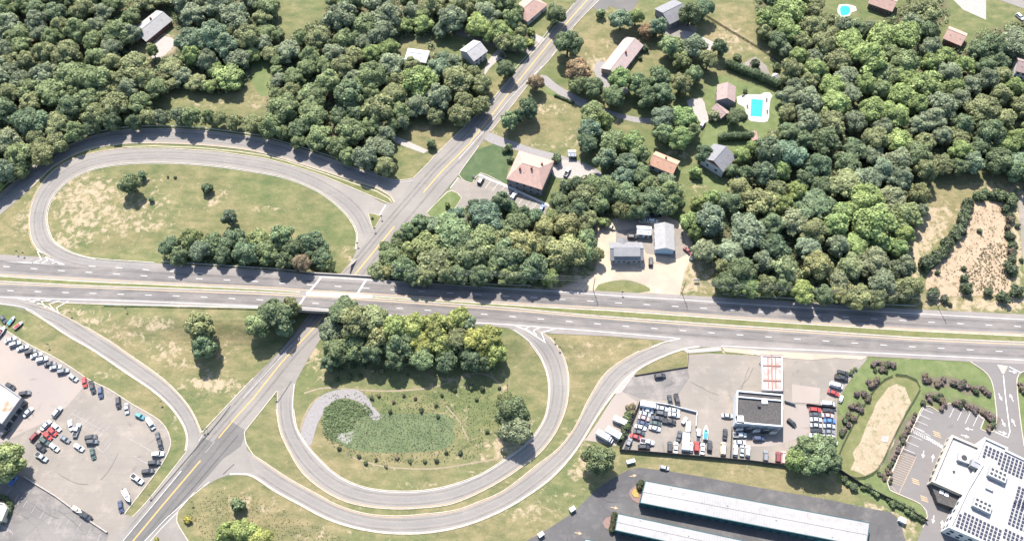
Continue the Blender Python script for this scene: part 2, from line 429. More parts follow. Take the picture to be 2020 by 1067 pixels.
# ------------------------------------------------------------------ the ground: one sheet to the horizon
# (kind, u, v, ru, rv, amount): d = dry grass, b = bare soil
BL = [('d',700,880,150,60,.3),('d',1190,690,150,80,.6),('b',1200,700,70,30,.12),('d',850,270,80,60,.4),('b',860,255,50,14,.25),('d',500,1010,160,60,.6),('b',520,1000,60,16,.3),('d',1210,90,120,80,.5),('b',1440,90,70,20,.35),('b',1205,85,30,12,.3),('b',1060,215,40,16,.3),('d',450,700,60,60,.5),('b',360,720,50,12,.35),('b',400,760,60,10,.45),('b',560,940,50,16,.25),('b',700,1000,200,8,.25),('b',270,290,120,6,.3),('d',300,420,330,130,.45),('b',190,375,85,30,.42),('b',150,425,50,60,.50),('b',230,430,75,45,.40),('b',320,400,60,35,.3),('b',415,400,26,10,.6),('b',440,380,16,8,.5),
 ('b',300,355,50,8,.3),('b',120,478,40,14,.55),('b',145,345,40,14,.45),('b',530,410,40,12,.35),('b',690,500,20,26,.45),('b',300,445,60,10,.35),('b',395,485,80,10,.2),
 ('d',40,440,60,70,.65),('b',45,440,22,26,.6),('b',62,400,12,30,.4),
 ('d',300,690,200,90,.6),('b',180,632,60,14,.5),('b',300,640,42,16,.6),('b',335,690,60,26,.5),('b',245,660,40,16,.45),('b',420,755,45,22,.6),('b',150,615,40,8,.5),('b',440,690,30,30,.35),('b',470,770,20,14,.4),
 ('d',130,690,160,60,.55),('b',210,740,30,10,.55),('b',60,640,40,12,.3),('d',290,830,60,80,.8),('b',345,840,12,50,.4),
 ('d',560,950,140,120,.55),('d',480,1010,200,60,.8),('b',470,985,60,22,.3),('b',620,1050,80,12,.4),('d',950,1035,140,50,.9),('b',1080,985,70,40,.3),('b',1160,900,40,40,.5),('b',1150,930,30,12,.5),('b',1040,1010,50,20,.35),
 ('d',1190,690,130,60,.95),('b',1140,700,60,10,.22),('b',1130,860,22,50,.4),('b',1180,680,60,6,.35),('d',1120,760,50,60,.9),
 ('d',800,900,230,70,.55),('b',1000,880,50,28,.62),('b',1030,850,40,30,.55),('b',930,905,60,10,.4),('b',830,957,50,8,.55),('b',960,935,50,12,.4),('b',740,920,60,8,.4),('b',620,900,20,30,.25),('b',910,820,60,40,.25),('b',995,770,12,30,.5),('b',870,740,110,6,.45),('b',760,768,120,5,.4),('b',900,755,60,12,.3),
 ('b',640,725,22,24,.5),('b',620,700,12,34,.6),('d',760,735,120,25,.35),('d',1030,720,40,60,.3),
 ('d',1380,935,250,40,.95),('b',1300,905,120,10,.25),('b',1700,1000,70,14,.5),('b',1780,1040,26,40,.7),('b',1500,925,80,14,.3),('d',1650,960,120,30,.7),
 ('d',1310,710,50,25,.5),
 ('d',430,190,110,30,.6),('b',400,205,70,14,.35),('b',300,85,70,30,.5),('b',330,95,26,20,.8),('b',510,200,20,30,.4),('d',590,15,60,30,.5),('b',140,40,10,30,.5),('b',290,150,8,34,.55),
 ('d',860,260,60,40,.5),('d',810,330,50,30,.3),('b',680,237,30,8,.5),('d',815,92,50,30,.7),
 ('d',1060,245,90,55,.95),('b',1090,215,40,14,.3),('b',1130,270,20,30,.35),('b',1070,290,60,8,.35),('d',1110,190,40,20,.5),
 ('d',1180,80,60,50,.75),('b',1185,125,40,18,.5),('b',1200,30,40,20,.35),('b',1165,150,20,10,.5),('d',1260,120,60,30,.4),
 ('d',1450,65,90,60,.85),('b',1440,65,50,25,.35),('b',1520,110,20,20,.3),('b',1330,300,40,20,.45),('b',1400,370,60,26,.4),
 ('d',1230,240,50,20,.3),('b',1210,240,14,14,.4),('d',980,200,30,60,.5),('b',975,270,40,14,.4),
 ('b',1270,535,190,60,.75),('d',1380,555,40,30,.6),('b',1120,575,60,14,.6),('b',1195,460,40,40,.8),
 ('d',1880,400,120,90,.95),('b',1840,440,60,50,.6),('b',1960,370,60,20,.5),('b',1810,500,26,50,.7),('b',2005,480,16,130,.7),('b',1960,600,110,14,.75),('b',1840,600,60,14,.4),('d',1920,590,130,30,.9),
 ('d',1770,720,200,14,.25),('b',1790,708,14,5,.6),('d',1850,780,90,30,.2),('b',1700,1010,80,8,.4),
 ('b',150,525,200,6,.35),('b',500,534,160,5,.5),('b',1200,572,160,5,.6),('b',350,601,160,5,.5),
 ('b',1550,694,140,6,.95),('d',60,60,80,60,.4),('b',690,150,10,10,.3),('b',1700,200,10,8,.5),('b',1740,270,14,8,.3)]
def build_ground():
    g = 2.0
    xs = np.arange(-300, 301, g); ys = np.arange(-190, 251, g)
    X, Y = np.meshgrid(xs, ys); Hh = h_g(X, Y)
    nx, ny = len(xs), len(ys)
    dx, dy, dz = X - CAM[0], Y - CAM[1], Hh - CAM[2]
    dep = dy * CT - dz * ST; up = dy * ST + dz * CT
    U = W_PX / 2 + F * dx / dep; V = H_PX / 2 - F * up / dep
    dry = np.full(X.shape, .12); bare = np.zeros(X.shape)
    for k, u, v, ru, rv, a in BL:
        e = a * np.exp(-((U - u) / ru) ** 2 - ((V - v) / rv) ** 2)
        if k == 'd': dry = 1 - (1 - dry) * (1 - np.clip(e, 0, 1))
        else: bare = 1 - (1 - bare) * (1 - np.clip(e, 0, 1))
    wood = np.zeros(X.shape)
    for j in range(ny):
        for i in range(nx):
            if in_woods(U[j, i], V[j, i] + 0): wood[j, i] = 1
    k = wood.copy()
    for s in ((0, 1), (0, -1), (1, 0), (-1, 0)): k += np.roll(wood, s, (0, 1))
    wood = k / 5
    co = np.stack([X, Y, Hh], -1).reshape(-1, 3).astype(np.float32)
    idx = np.arange(nx * ny).reshape(ny, nx)
    a = idx[:-1, :-1].ravel(); b = idx[:-1, 1:].ravel(); c = idx[1:, 1:].ravel(); d = idx[1:, :-1].ravel()
    quads = np.stack([a, b, c, d], -1)
    # four outer skirts carry the same sheet to the horizon
    R = 3000.0; base = len(co)
    x0, x1, y0, y1 = xs[0], xs[-1], ys[0], ys[-1]
    co = np.vstack([co, np.array([(-R, -R, 0), (R, -R, 0), (R, R, 0), (-R, R, 0)], np.float32)])
    vs = co.tolist(); fs = quads.tolist()
    A, B, C_, D = int(idx[0, 0]), int(idx[0, -1]), int(idx[-1, -1]), int(idx[-1, 0])
    fs += [[base, base + 1, *[int(q) for q in idx[0, ::-1]]], [base + 1, base + 2, *[int(q) for q in idx[::-1, -1]]],
           [base + 2, base + 3, *[int(q) for q in idx[-1, :]]], [base + 3, base, *[int(q) for q in idx[:, 0]]]]
    me = bpy.data.meshes.new('ground'); me.from_pydata(vs, [], fs); me.update()
    at = me.color_attributes.new('cover', 'FLOAT_COLOR', 'POINT')
    colr = np.zeros((len(vs), 4), np.float32); n = base
    colr[:n, 0] = dry.ravel(); colr[:n, 1] = bare.ravel(); colr[:n, 2] = wood.ravel(); colr[:, 3] = 1; colr[n:, 0] = .3
    at.data.foreach_set('color', colr.ravel())
    tag(link('ground', me, M['ground']), kind='structure')
build_ground()

# ------------------------------------------------------------------ lawns, tracks and yards laid on the ground
sheet('lawn', [(930,300),(985,280),(1010,296),(1008,312),(1000,345),(1007,368),(948,341),(932,361),(912,354),(905,348),(908,335)], M['lawn_dark'], .03, smooth=False)
sheet('lawn', [(1418,150),(1470,165),(1535,190),(1548,240),(1540,285),(1470,300),(1425,300),(1385,330),(1378,290),(1395,250),(1385,230),(1392,190)], M['lawn'], .03, smooth=True)
sheet('lawn', [(1075,165),(1100,178),(1150,205),(1152,212),(1110,196),(1075,185)], M['lawn'], .03)
sheet('lawn', [(500,115),(530,108),(532,180),(515,190),(498,160)], M['lawn'], .03, smooth=True)
sheet('lawn', [(1712,706),(1790,708),(1910,714),(1948,738),(1960,765),(1964,797),(1966,822),(1930,812),(1868,792),(1825,797),(1800,830),(1760,900),(1735,948),(1690,950),(1650,930),(1650,880),(1668,830),(1650,800),(1680,748)], M['lawn'], .03, smooth=False)
sheet('lawn', [(1690,945),(1735,948),(1752,952),(1765,975),(1816,995),(1829,1018),(1829,1034),(1790,1022),(1700,975),(1650,950),(1652,930)], M['lawn'], .05, smooth=False)
sheet('lawn', [(2012,745),(2060,740),(2060,900),(2020,880),(2011,815),(2006,765)], M['lawn'], .05)
sheet('lawn', [(1340,340),(1370,350),(1420,385),(1440,380),(1445,360),(1400,350),(1370,330)], M['lawn'], .03, smooth=True)
sheet('basin_grass', [(640,805),(660,790),(690,787),(730,812),(800,816),(880,818),(895,850),(885,880),(840,890),(770,893),(720,890),(680,880),(645,855)], M['marsh'], .04, smooth=True)
sheet('service_track', [(592,862),(600,830),(612,805),(632,782),(660,770),(700,768),(722,780),(735,800),(752,822),(736,828),(720,806),(705,792),(680,785),(656,792),(638,815),(625,840),(612,880),(600,866)], M['gravel'], .06, smooth=True)
sheet('rock_apron', [(658,857),(668,853),(682,855),(697,850),(694,868),(684,876),(670,868)], M['rock'], .07)
sheet('basin_floor', [(1916,402),(1960,398),(1982,410),(1986,470),(1992,540),(1990,575),(1940,582),(1880,585),(1832,580),(1828,545),(1850,520),(1880,475),(1900,440)], M['scrub'], .03, smooth=True)
sheet('basin_rim', [(1766,741),(1786,743),(1804,752),(1810,768),(1778,824),(1755,872),(1734,916),(1714,937),(1690,942),(1667,935),(1654,927),(1656,900),(1667,870),(1694,820),(1724,772),(1748,748)], M['verge'], .06, smooth=True)
sheet('basin_floor', [(1752,764),(1768,757),(1785,764),(1790,778),(1797,794),(1786,812),(1781,831),(1768,850),(1762,879),(1748,896),(1737,924),(1722,930),(1707,938),(1690,930),(1677,926),(1686,908),(1682,892),(1697,872),(1705,850),(1712,832),(1722,813),(1728,795),(1741,779)], M['scrub2'], .09)
sheet('stone_slab', [(1740,858),(1754,861),(1751,873),(1737,870)], M['concrete'], .11, thick=.1)
sheet('garden_path', [(955,150),(966,135),(985,118),(1000,112),(985,95),(975,105),(960,125)], M['concrete'], .04, smooth=True)

# ------------------------------------------------------------------ carriageways
HWN = [(-90,497),(0,502),(64,506),(128,511),(189,512),(304,519),(450,528),(560,536),(632,544),(722,548),(800,556),(900,563),(1006,568),(1118,572),(1182,574),(1341,582),(1449,588),(1500,590),(1600,597),(1804,610),(2020,620),(2110,624)]
HWS = [(-90,588),(0,591),(118,597),(199,600),(400,604),(520,607),(590,609.5),(640,613),(800,629),(900,638),(960,642),(1090,658),(1202,663),(1300,671),(1365,684),(1422,686),(1500,692),(1660,700),(1907,713),(2020,718),(2110,722)]
highway = sheet('highway', HWN + HWS[::-1], M['hw'], .10, h_hw)
# loop ramps, each between its two edges
NWI_o = [(790,395),(760,402),(730,386),(700,371),(640,346),(580,326),(520,310),(430,297),(340,291),(270,292),(200,299),(145,314),(105,338),(80,368),(65,398),(59,431),(61,465),(72,489),(100,508),(160,524),(300,535)]
NWI_i = [(672,540),(690,521),(703,492),(705,460),(690,430),(660,400),(620,373),(560,350),(480,335),(400,325),(320,321),(250,323),(190,332),(145,350),(115,374),(98,400),(91,430),(96,458),(108,480),(145,501),(189,512),(304,520)]
sheet('loop_ramp', catmull(NWI_o) + catmull(NWI_i[::-1]) , M['ramp'], .07, h_hw)
NWO_o = [(-70,440),(-20,402),(30,358),(84,314),(135,287),(186,268),(236,258),(304,254),(388,257),(472,267),(520,274),(567,287),(635,308),(702,332),(753,349),(787,356),(815,352)]
NWO_i = [(-70,478),(0,424),(64,369),(95,338),(118,321),(169,297),(236,285),(304,283),(388,286),(472,294),(520,303),(567,316),(635,337),(702,359),(743,372),(770,388),(778,400),(820,400)]
sheet('loop_ramp', catmull(NWO_o) + catmull(NWO_i)[::-1], M['ramp'], .065)
SWR_u = [(-80,586),(34,588),(80,603),(118,617),(169,644),(219,674),(253,698),(300,730),(338,761),(370,797),(387,826),(398,853),(440,880)]
SWR_l = [(-80,592),(0,601),(51,610),(84,630),(135,664),(169,683),(199,702),(250,737),(295,767),(324,791),(347,817),(364,846),(368,868),(365,889),(380,905)]
sheet('loop_ramp', catmull(SWR_u) + catmull(SWR_l)[::-1], M['ramp'], .065, h_hw)
SEI_o = [(535,745),(546,771),(545,807),(553,852),(571,891),(595,930),(631,962),(677,987),(726,999),(783,1003.5),(836,1001),(889,994),(942,973),(995,944),(1030,920),(1065,893),(1095,855),(1115,810),(1122,770),(1120,730),(1108,695),(1085,665),(1062,650),(1020,640)]
SEI_i = [(600,715),(583,757),(579.5,807),(586.6,845),(606,877),(631,905.5),(662.5,934),(698,953),(744,965),(804,968),(853,964),(899,953),(949,934),(995,905.5),(1030,881),(1055,855),(1075,820),(1082,780),(1080,745),(1068,710),(1045,677),(1012,652),(975,641),(900,632)]
sheet('loop_ramp', catmull(SEI_o) + catmull(SEI_i)[::-1], M['ramp'], .065, h_hw)
SEO_u = [(440,870),(476,876),(488,888),(500,897),(535,920),(571,944),(617,969),(670,997),(726,1013),(783,1017),(839,1013),(896,1006),(942,990),(995,966),(1060,916),(1100,885),(1132,845),(1162,785),(1192,738.5),(1225,712),(1261,692),(1297,680),(1350,672)]
SEO_l = [(400,962),(422,948),(453,936),(480,936),(500,941),(542,969),(588,994),(641,1022),(694,1040),(747,1050),(800,1053),(853,1050),(906,1040),(959,1022),(1012,996),(1060,965),(1095,937),(1129,899),(1154,862),(1180,820),(1205,785),(1230,754),(1257,731),(1297,709),(1347,690),(1380,685),(1422,684)]
sheet('loop_ramp', catmull(SEO_u) + catmull(SEO_l)[::-1], M['ramp'], .065)
# avenue passing under the highway
AW = [(1205,-90),(1133,7),(1081,70),(1020,140),(966,202),(868,297),(845,322),(815,352),(795,385),(770,405),(735,452),(706,500),(680,530),(660,555),(606,625),(560,685),(500,745),(460,787),(400,856),(367,892),(298,979),(262,1019),(224,1067),(150,1160)]
AE = [(1262,-90),(1183,0),(1130,55),(1088,112),(1020,196),(960,268),(905,345),(880,375),(841,421),(800,462),(760,512),(735,545),(690,590),(645,650),(612,700),(585,750),(546,771),(482,852),(488,890),(500,930),(453,936),(413,950),(384,970),(352,1007),(349,1028),(363,1053),(380,1080),(330,1160)]
avenue = sheet('avenue', AW + AE[::-1], M['ave'], .08)
sheet('avenue_patch', [(455,830),(487,850),(475,880),(440,905),(400,950),(330,1025),(285,1067),(240,1067),(330,960),(378,900),(398,862),(420,872)], M['ave_dark'], .10)
sheet('side_street', [(1050,108),(1075,95),(1072,78),(1030,88),(985,72),(930,52),(880,40),(840,28),(820,40),(880,62),(930,78),(985,98)], M['lot'], .05, smooth=False)
sheet('side_street', [(1165,12),(1200,-30),(1260,-80),(1300,-80),(1255,10),(1240,30),(1205,12),(1185,28)], M['ave_dark'], .06)
sheet('driveway', [(1062,150),(1078,150),(1100,168),(1150,195),(1200,218),(1260,232),(1310,235),(1300,245),(1245,240),(1190,222),(1140,208),(1095,182),(1068,162)], M['gravel'], .05, smooth=True)
sheet('driveway', [(965,262),(1000,275),(1050,292),(1100,305),(1160,325),(1190,345),(1180,355),(1120,345),(1090,320),(1040,302),(990,290),(955,275)], M['gravel'], .045, smooth=True)
sheet('driveway', [(1085,320),(1130,318),(1175,340),(1190,350),(1110,352),(1090,345)], M['concrete'], .05, smooth=True)
sheet('driveway', [(770,264),(800,277),(845,297),(836,303),(795,288),(766,275)], M['concrete'], .05)
sheet('driveway', [(1015,55),(1050,65),(1080,80),(1078,92),(1055,80),(1040,70),(1018,66)], M['concrete'], .055, smooth=True)
sheet('driveway', [(1865,-80),(2080,-80),(2080,20),(2020,2),(1945,-18),(1945,40),(1900,20),(1872,-8)], M['concrete'], .05)
sheet('side_street', [(1935,-12),(2020,18),(2080,42),(2080,10),(2020,-12),(1950,-40)], M['ave'], .07)
sheet('driveway', [(1355,200),(1385,195),(1392,215),(1398,240),(1385,245),(1370,225)], M['concrete'], .05, smooth=True)
sheet('driveway', [(1180,120),(1200,130),(1215,160),(1240,180),(1215,190),(1185,165),(1172,140)], M['gravel'], .04, smooth=True)
sheet('driveway', [(1290,40),(1340,35),(1375,60),(1340,75),(1300,62)], M['lot'], .04, smooth=True)
sheet('concrete_patio', [(1345,60),(1390,75),(1415,90),(1400,100),(1350,82)], M['concrete'], .05, smooth=True)
sheet('concrete_patio', [(300,92),(325,72),(345,80),(340,95),(312,118),(296,110)], M['concrete'], .05, smooth=True)
sheet('concrete_patio', [(1462,128),(1490,112),(1512,130),(1520,150),(1500,158),(1480,140)], M['lot'], .05)
sheet('parking_lot', [(2008,385),(2080,385),(2080,540),(2020,540),(2014,470)], M['lot'], .05)
# yards
sheet('parking_lot', [(-60,600),(0,640),(14,653),(62,682),(103,702),(144,727),(175,748),(216,768),(258,795),(272,803),(315,829),(332,852),(337,869),(332,892),(309,930),(246,1013),(262,1019),(224,1067),(150,1160),(-60,1160)], M['lot'], .05)
sheet('concrete_apron', [(-60,640),(0,655),(55,690),(105,715),(150,745),(168,760),(140,792),(125,808),(95,830),(50,850),(10,870),(-60,880)], M['lot_pink'], .065, smooth=False)
sheet('parking_lot', [(-60,915),(0,930),(45,940),(110,980),(170,1025),(215,1052),(195,1110),(-60,1130)], M['lot_old'], .07)
sheet('parking_lot', [(888,374),(905,350),(912,354.5),(932.6,362),(948.5,342),(1007,369),(1045,388),(1084,404),(1074,432),(1040,440),(880,440),(835,425),(841,421),(880,378)], M['lot'], .07)
sheet('parking_lot', [(1252,741),(1356,724),(1356,700),(1400,697),(1500,702),(1600,700),(1712,706),(1679,747),(1652,788),(1650,873),(1640,925),(1553,916),(1400,901),(1225,889),(1232,830),(1245,790),(1222,770),(1235,750)], M['lot'], .05)
sheet('parking_lot', [(1252,741),(1356,724),(1360,745),(1330,790),(1262,785),(1222,770)], M['lot_old'], .07)
sheet('storage_yard', [(1020,1075),(1064,1053),(1129,1012),(1175,966),(1205,945),(1219,937),(1240,926),(1262,922),(1309,927),(1386,940),(1463,955),(1520,965),(1629,984),(1706,1000),(1757,1010),(1776,1025),(1786,1067),(1795,1160),(900,1160)], M['lot_dark'], .05)
sheet('parking_lot', [(1914,713),(1948,738),(1959,763),(1963.6,797),(1966,824),(1959,851),(1934,846),(1942,826),(1927.6,817),(1871,795),(1860,815),(1824,800),(1800,845),(1750,951),(1755,966),(1816,994),(1829,1018),(1820,1040),(1809,1067),(1795,1160),(2110,1160),(2110,880),(2020,880),(2011,815),(2006,747),(2020,732),(2110,728),(2110,716)], M['lot_grey'], .07)
sheet('concrete_pad', [(1245,785),(1258,792),(1235,835),(1215,880),(1180,872),(1154,868),(1180,830),(1205,790),(1222,768)], M['lot_pink'], .08)
sheet('concrete_pad', [(1562,757.6),(1617.7,765.5),(1616,797),(1562,793.6)], M['lot_pink'], .09, thick=.08)
sheet('concrete_apron', [(1545,797),(1600,800),(1600,850),(1560,870),(1520,880),(1470,880),(1470,872),(1545,862)], M['lot_pink'], .065)
sheet('sandy_yard', [(1190,445),(1215,430),(1250,428),(1300,420),(1345,440),(1362,470),(1372,500),(1350,535),(1341,582),(1283,578),(1250,575),(1180,573),(1105,571),(1140,555),(1175,540),(1180,500),(1172,470)], M['sand'], .035, smooth=False)
sheet('parking_lot', [(1215,455),(1255,450),(1345,450),(1358,500),(1335,512),(1320,508),(1275,500),(1265,480),(1215,480)], M['lot'], .05)
sheet('lawn', [(1180,562),(1205,555),(1235,552),(1270,562),(1283,574),(1240,577),(1172,574)], M['verge'], .05, smooth=True)
sheet('sidewalk', [(1230,753),(1250,734),(1258,731),(1245,748),(1225,776),(1212,777)], M['concrete'], .1, thick=.06)
sheet('sidewalk', [(1347,690),(1422,684),(1424,692),(1356,697)], M['concrete'], .1, thick=.06)
sheet('sidewalk', [(1424,685),(1500,692),(1660,700),(1712,703),(1700,709),(1650,706),(1600,710),(1560,707),(1430,694)], M['sand'], .1, thick=.05)

# ------------------------------------------------------------------ medians, islands and kerbs (kerbs are real steps)
def island(px, mat, hf=h_g, smooth=True, kw=.35, name='traffic_island'):
    q = catmull(px, True, 8) if smooth else px
    wp = [hit(u, v, hf)[:2] for u, v in q]
    o = sheet_world(name, wp, M['kerb'], .10, hf, thick=.12)
    cx = sum(p[0] for p in wp) / len(wp); cy = sum(p[1] for p in wp) / len(wp); inn = []; n = len(wp)
    ar = sum(wp[i][0] * wp[(i + 1) % n][1] - wp[(i + 1) % n][0] * wp[i][1] for i in range(n)); sg = 1 if ar > 0 else -1
    for i in range(n):
        a, b = wp[i - 1], wp[(i + 1) % n]; dx, dy = b[0] - a[0], b[1] - a[1]; q_ = math.hypot(dx, dy) or 1
        inn.append((wp[i][0] - dy / q_ * kw * sg, wp[i][1] + dx / q_ * kw * sg))
    sheet_world('island_grass', inn, mat, .26, hf, parent=o)
    return o
island([(-90,540),(0,544),(277,559),(520,570),(592,575),(592,581),(520,577),(277,568),(0,556),(-90,552)], M['verge'], h_hw, False, .5, 'median')
island([(735,583.5),(820,589),(1020,601.5),(1202,611.5),(1337,621),(1520,634),(1804,651.5),(2020,662),(2110,667),(2110,682),(2020,676),(1804,667),(1520,648),(1439,643),(1216,627),(1020,609.5),(820,595),(735,589.5)], M['verge'], h_hw, False, .5, 'median')
island([(604,575),(671,578),(735,582),(735,590),(665,588),(604,584)], M['white_concrete'], h_hw, False, .3, 'median')
island([(240,290),(304,288),(388,291),(472,299),(520,306),(567,318),(635,340),(702,363),(743,377),(768,391),(774,400),(766,402),(735,389),(700,374),(640,349),(580,329),(520,313),(430,300),(340,294),(270,294)], M['verge'], h_g, False, .4)
island([(726,421),(740,422),(753,427),(745,442),(736,453),(731,440)], M['verge'], h_g, False, .3)
island([(841,420),(862,398),(882,379),(892,376),(904,382),(911,391),(903,405),(888,423),(868,440),(850,432)], M['lawn'], h_g, False, .3)
kerbs = MB()
for px, hf in ((NWI_i[2:-1], h_hw), (NWI_o[2:-2], h_hw), (SEI_i[2:-3], h_hw), (SEI_o[2:-2], h_hw), (SEO_u[3:-2], h_g), (SEO_l[2:-1], h_g), (SWR_u[4:-1], h_hw), (SWR_l[2:-1], h_hw), (NWO_o[1:], h_g), (NWO_i[2:-1], h_g),
               ([(262,1019),(298,979),(367,892)], h_g), ([(1133,7),(1081,70),(1020,140),(966,202)], h_g), ([(966,202),(868,297),(845,322),(815,352)], h_g), ([(546,771),(482,852)], h_g), ([(482,852),(486,875),(500,897)], h_g),
               ([(1183,0),(1130,55),(1088,112)], h_g), ([(1068,132),(1020,196),(968,260)], h_g), ([(945,288),(905,345),(912,354),(932,362),(948,342),(1007,369),(1084,404)], h_g), ([(352,1007),(349,1028),(363,1053),(380,1080)], h_g), ([(384,970),(352,1007)], h_g), ([(398,853),(460,787),(500,745)], h_g),
               ([(1914,713),(1948,738),(1959,763),(1963.6,797),(1966,824),(1959,851),(1934,846),(1942,826),(1927.6,817),(1871,795),(1860,815),(1824,800),(1800,845),(1750,951),(1755,966),(1816,994),(1829,1018),(1820,1040)], h_g),
               ([(2060,716),(2020,732),(2006,747),(2011,815),(2020,880)], h_g), (HWS[2:6], h_hw), ([(14,653),(62,682),(103,702),(144,727),(175,748),(216,768),(258,795),(272,803),(315,829),(332,852),(337,869),(332,892),(309,930),(246,1013)], h_g)):
    pts = [hit(u, v, hf)[:2] for u, v in catmull(px, False, 10)]
    pts = densify(pts, False, 3.0)
    for i in range(len(pts) - 1):
        a, b = pts[i], pts[i + 1]; dx, dy = b[0] - a[0], b[1] - a[1]; q = math.hypot(dx, dy) or 1; nx, ny = -dy / q * .16, dx / q * .16
        za, zb = float(hf(*a)), float(hf(*b)); t = .20
        kerbs.add([(a[0] + nx, a[1] + ny, za - .1), (b[0] + nx, b[1] + ny, zb - .1), (b[0] + nx, b[1] + ny, zb + t), (a[0] + nx, a[1] + ny, za + t),
                   (a[0] - nx, a[1] - ny, za - .1), (b[0] - nx, b[1] - ny, zb - .1), (b[0] - nx, b[1] - ny, zb + t), (a[0] - nx, a[1] - ny, za + t)],
                  [(0, 1, 2, 3), (4, 7, 6, 5), (3, 2, 6, 7)])
tag(kerbs.build('kerb', M['kerb']), kind='structure')

# ------------------------------------------------------------------ painted markings
M['path_soil'] = surf('trodden soil', (.15, .12, .08), .2, .8)
wl = MB(); yl = MB(); tl = MB(); fl = MB()
O1 = .135
def L(mb, px, w=.16, hf=h_g, smooth=True, shift=0.0, off=O1): line_px(mb, px, w, off, hf, smooth, shift)
# highway edges
L(wl, [(-90,521),(0,515),(128,522)][1:], .2, h_hw, False)
L(wl, [(630,546.5),(716,551.5),(820,558),(1006,569.5),(1118,576.5),(1202,582.5),(1337,591),(1520,603),(1660,611),(1804,618.5),(2020,630.5),(2110,635)], .22, h_hw)
for s in (0,): L(tl, [(-90,537),(0,541.5),(277,556),(520,566.5),(601,572),(736,580),(1020,598.5),(1202,608),(1337,617.5),(1520,630.5),(1804,649),(2020,659.5),(2110,664)], .3, h_hw)
L(tl, [(-90,556),(0,559.5),(277,571.5),(520,580.5),(601,584.5),(736,592.5),(1020,613),(1216,630),(1439,646),(1520,651),(1804,670),(2020,679.5),(2110,684)], .3, h_hw)
L(wl, [(-90,583),(0,586),(118,590),(270,594),(520,604.5),(590,606.5),(640,610),(800,625),(900,634),(1013,641),(1202,655.5),(1343,667.5)], .22, h_hw)
L(wl, [(1422,682),(1500,686),(1660,693),(1850,702),(2020,710),(2110,714)], .22, h_hw)
# broken lane lines
def dashes(row, u0, u1, du0, du1):
    pts = row; u = u0; k = 0
    def y(u):
        for (a, b), (c, d) in zip(pts, pts[1:]):
            if a <= u <= c: return b + (d - b) * (u - a) / (c - a)
        return pts[-1][1]
    while u < u1:
        du = du0 + (du1 - du0) * (u - u0) / (u1 - u0)
        L(wl, [(u - 6.6, y(u - 6.6)), (u + 6.6, y(u + 6.6))], .24, h_hw, False); u += du
dashes([(-60,522),(13,526),(120,534),(283,544),(392,550),(501,555),(556,559),(665,565),(832,575),(1000,584),(1053,587),(1277,601),(1444,611.7),(1668,625.5),(1837,635.6),(2008,644),(2100,649)], 13, 2090, 54.1, 56.9)
dashes([(-60,571),(21,573.5),(185,579),(350,584),(515,591.4),(628,599),(800,609),(969,621),(1082,630.6),(1251,645),(1420,657.6),(1592,670),(1764,682),(1995,694),(2100,699)], 21, 2090, 54.3, 57.4)
dashes([(160,524),(394,539),(470,544.5)], 182, 440, 53, 53)
# gores: outline and chevrons
def chevs(tip, l0, l1, r0, r1, n, hf=h_hw):
    pass
L(wl, [(72,490),(85,502),(104,514),(128,522)], .3, h_hw); L(wl, [(0,515),(30,517),(62,519),(128,522)], .25, h_hw)
for c in ([(74,496),(82,513),(64,519)], [(88,503),(94,514),(80,520)], [(104,512),(110,517),(100,521)]): L(wl, c, .35, h_hw, False)
L(wl, [(34,588),(60,594),(84,601),(118,618)], .3, h_hw)
for c in ([(60,589),(52,592),(58,594)], [(78,591),(66,593),(76,600)], [(100,592),(82,595),(90,607)], [(118,593),(97,600),(108,613)], [(135,594),(112,607),(115,617)]): L(wl, c, .35, h_hw, False)
L(wl, [(1013,641),(1035,650),(1055,662),(1077,676)], .3, h_hw)
for c in ([(1045,644),(1036,648),(1052,658)], [(1065,646),(1052,652),(1058,661)], [(1096,648),(1068,656),(1074,672)]): L(wl, c, .35, h_hw, False)
L(wl, [(1343,667.5),(1310,675),(1285,684)], .25, h_hw)
# ramps: white on the outside, yellow on the inside
for px, mb, sh, w, hf in ((NWI_i[2:], wl, 0.55, .17, h_hw), (NWI_o[2:-2], tl, -.55, .2, h_hw), (NWO_o, fl, -1.1, .2, h_g), (NWO_i[2:-1], tl, .5, .2, h_g), (SWR_u[2:-1], tl, -.45, .2, h_hw), (SWR_l[:-1], wl, .5, .17, h_hw),
                      (SEI_o[1:-1], tl, .5, .2, h_hw), (SEI_i[1:-2], wl, -.5, .17, h_hw), (SEO_u[3:-1], tl, -.5, .2, h_g), (SEO_l[2:-1], wl, .5, .17, h_g)):
    L(mb, px, w, hf, True, sh)
# avenue
for sh in (-.16, .16):
    for seg in ([(1228,-60),(1159,0),(1135,27),(1083,86),(1000,189),(925,285),(870,340),(835,380.5)], [(778,447),(702.5,539),(664,590),(625,641),(578,690),(553,718),(500,785),(460,829),(431.5,863.5)], [(395.6,908),(320,997),(262,1067),(200,1140)]):
        L(yl, seg, .17, h_g, False, sh)
L(wl, [(1130,58),(1084,118),(1020,180),(960,252),(905,314)], .16)
L(wl, [(1112,20),(1062,85),(1005,148)], .16)
L(wl, [(358,928),(300,998),(242,1067),(200,1118)], .2, h_g, False)
L(wl, [(413,950),(370,985),(330,1020),(285,1067)], .2, h_g, False)
L(wl, [(350,1010),(320,1040),(296,1067)], .16, h_g, False)
L(wl, [(480,785),(528,733),(575,680)], .12, h_g, False)
L(wl, [(749,424),(761,405)], .5, h_g, False)
L(fl, [(400,858),(392,870)], .3, h_g, False); L(fl, [(424,870),(405,893)], .12, h_g, False)
# joints of the bridge deck
for a, b in (((635,546),(608,578)), ((602,584),(588,606)), ((723,551),(704,581))): L(wl, [a, b], .75, h_hw, False, 0, .15)
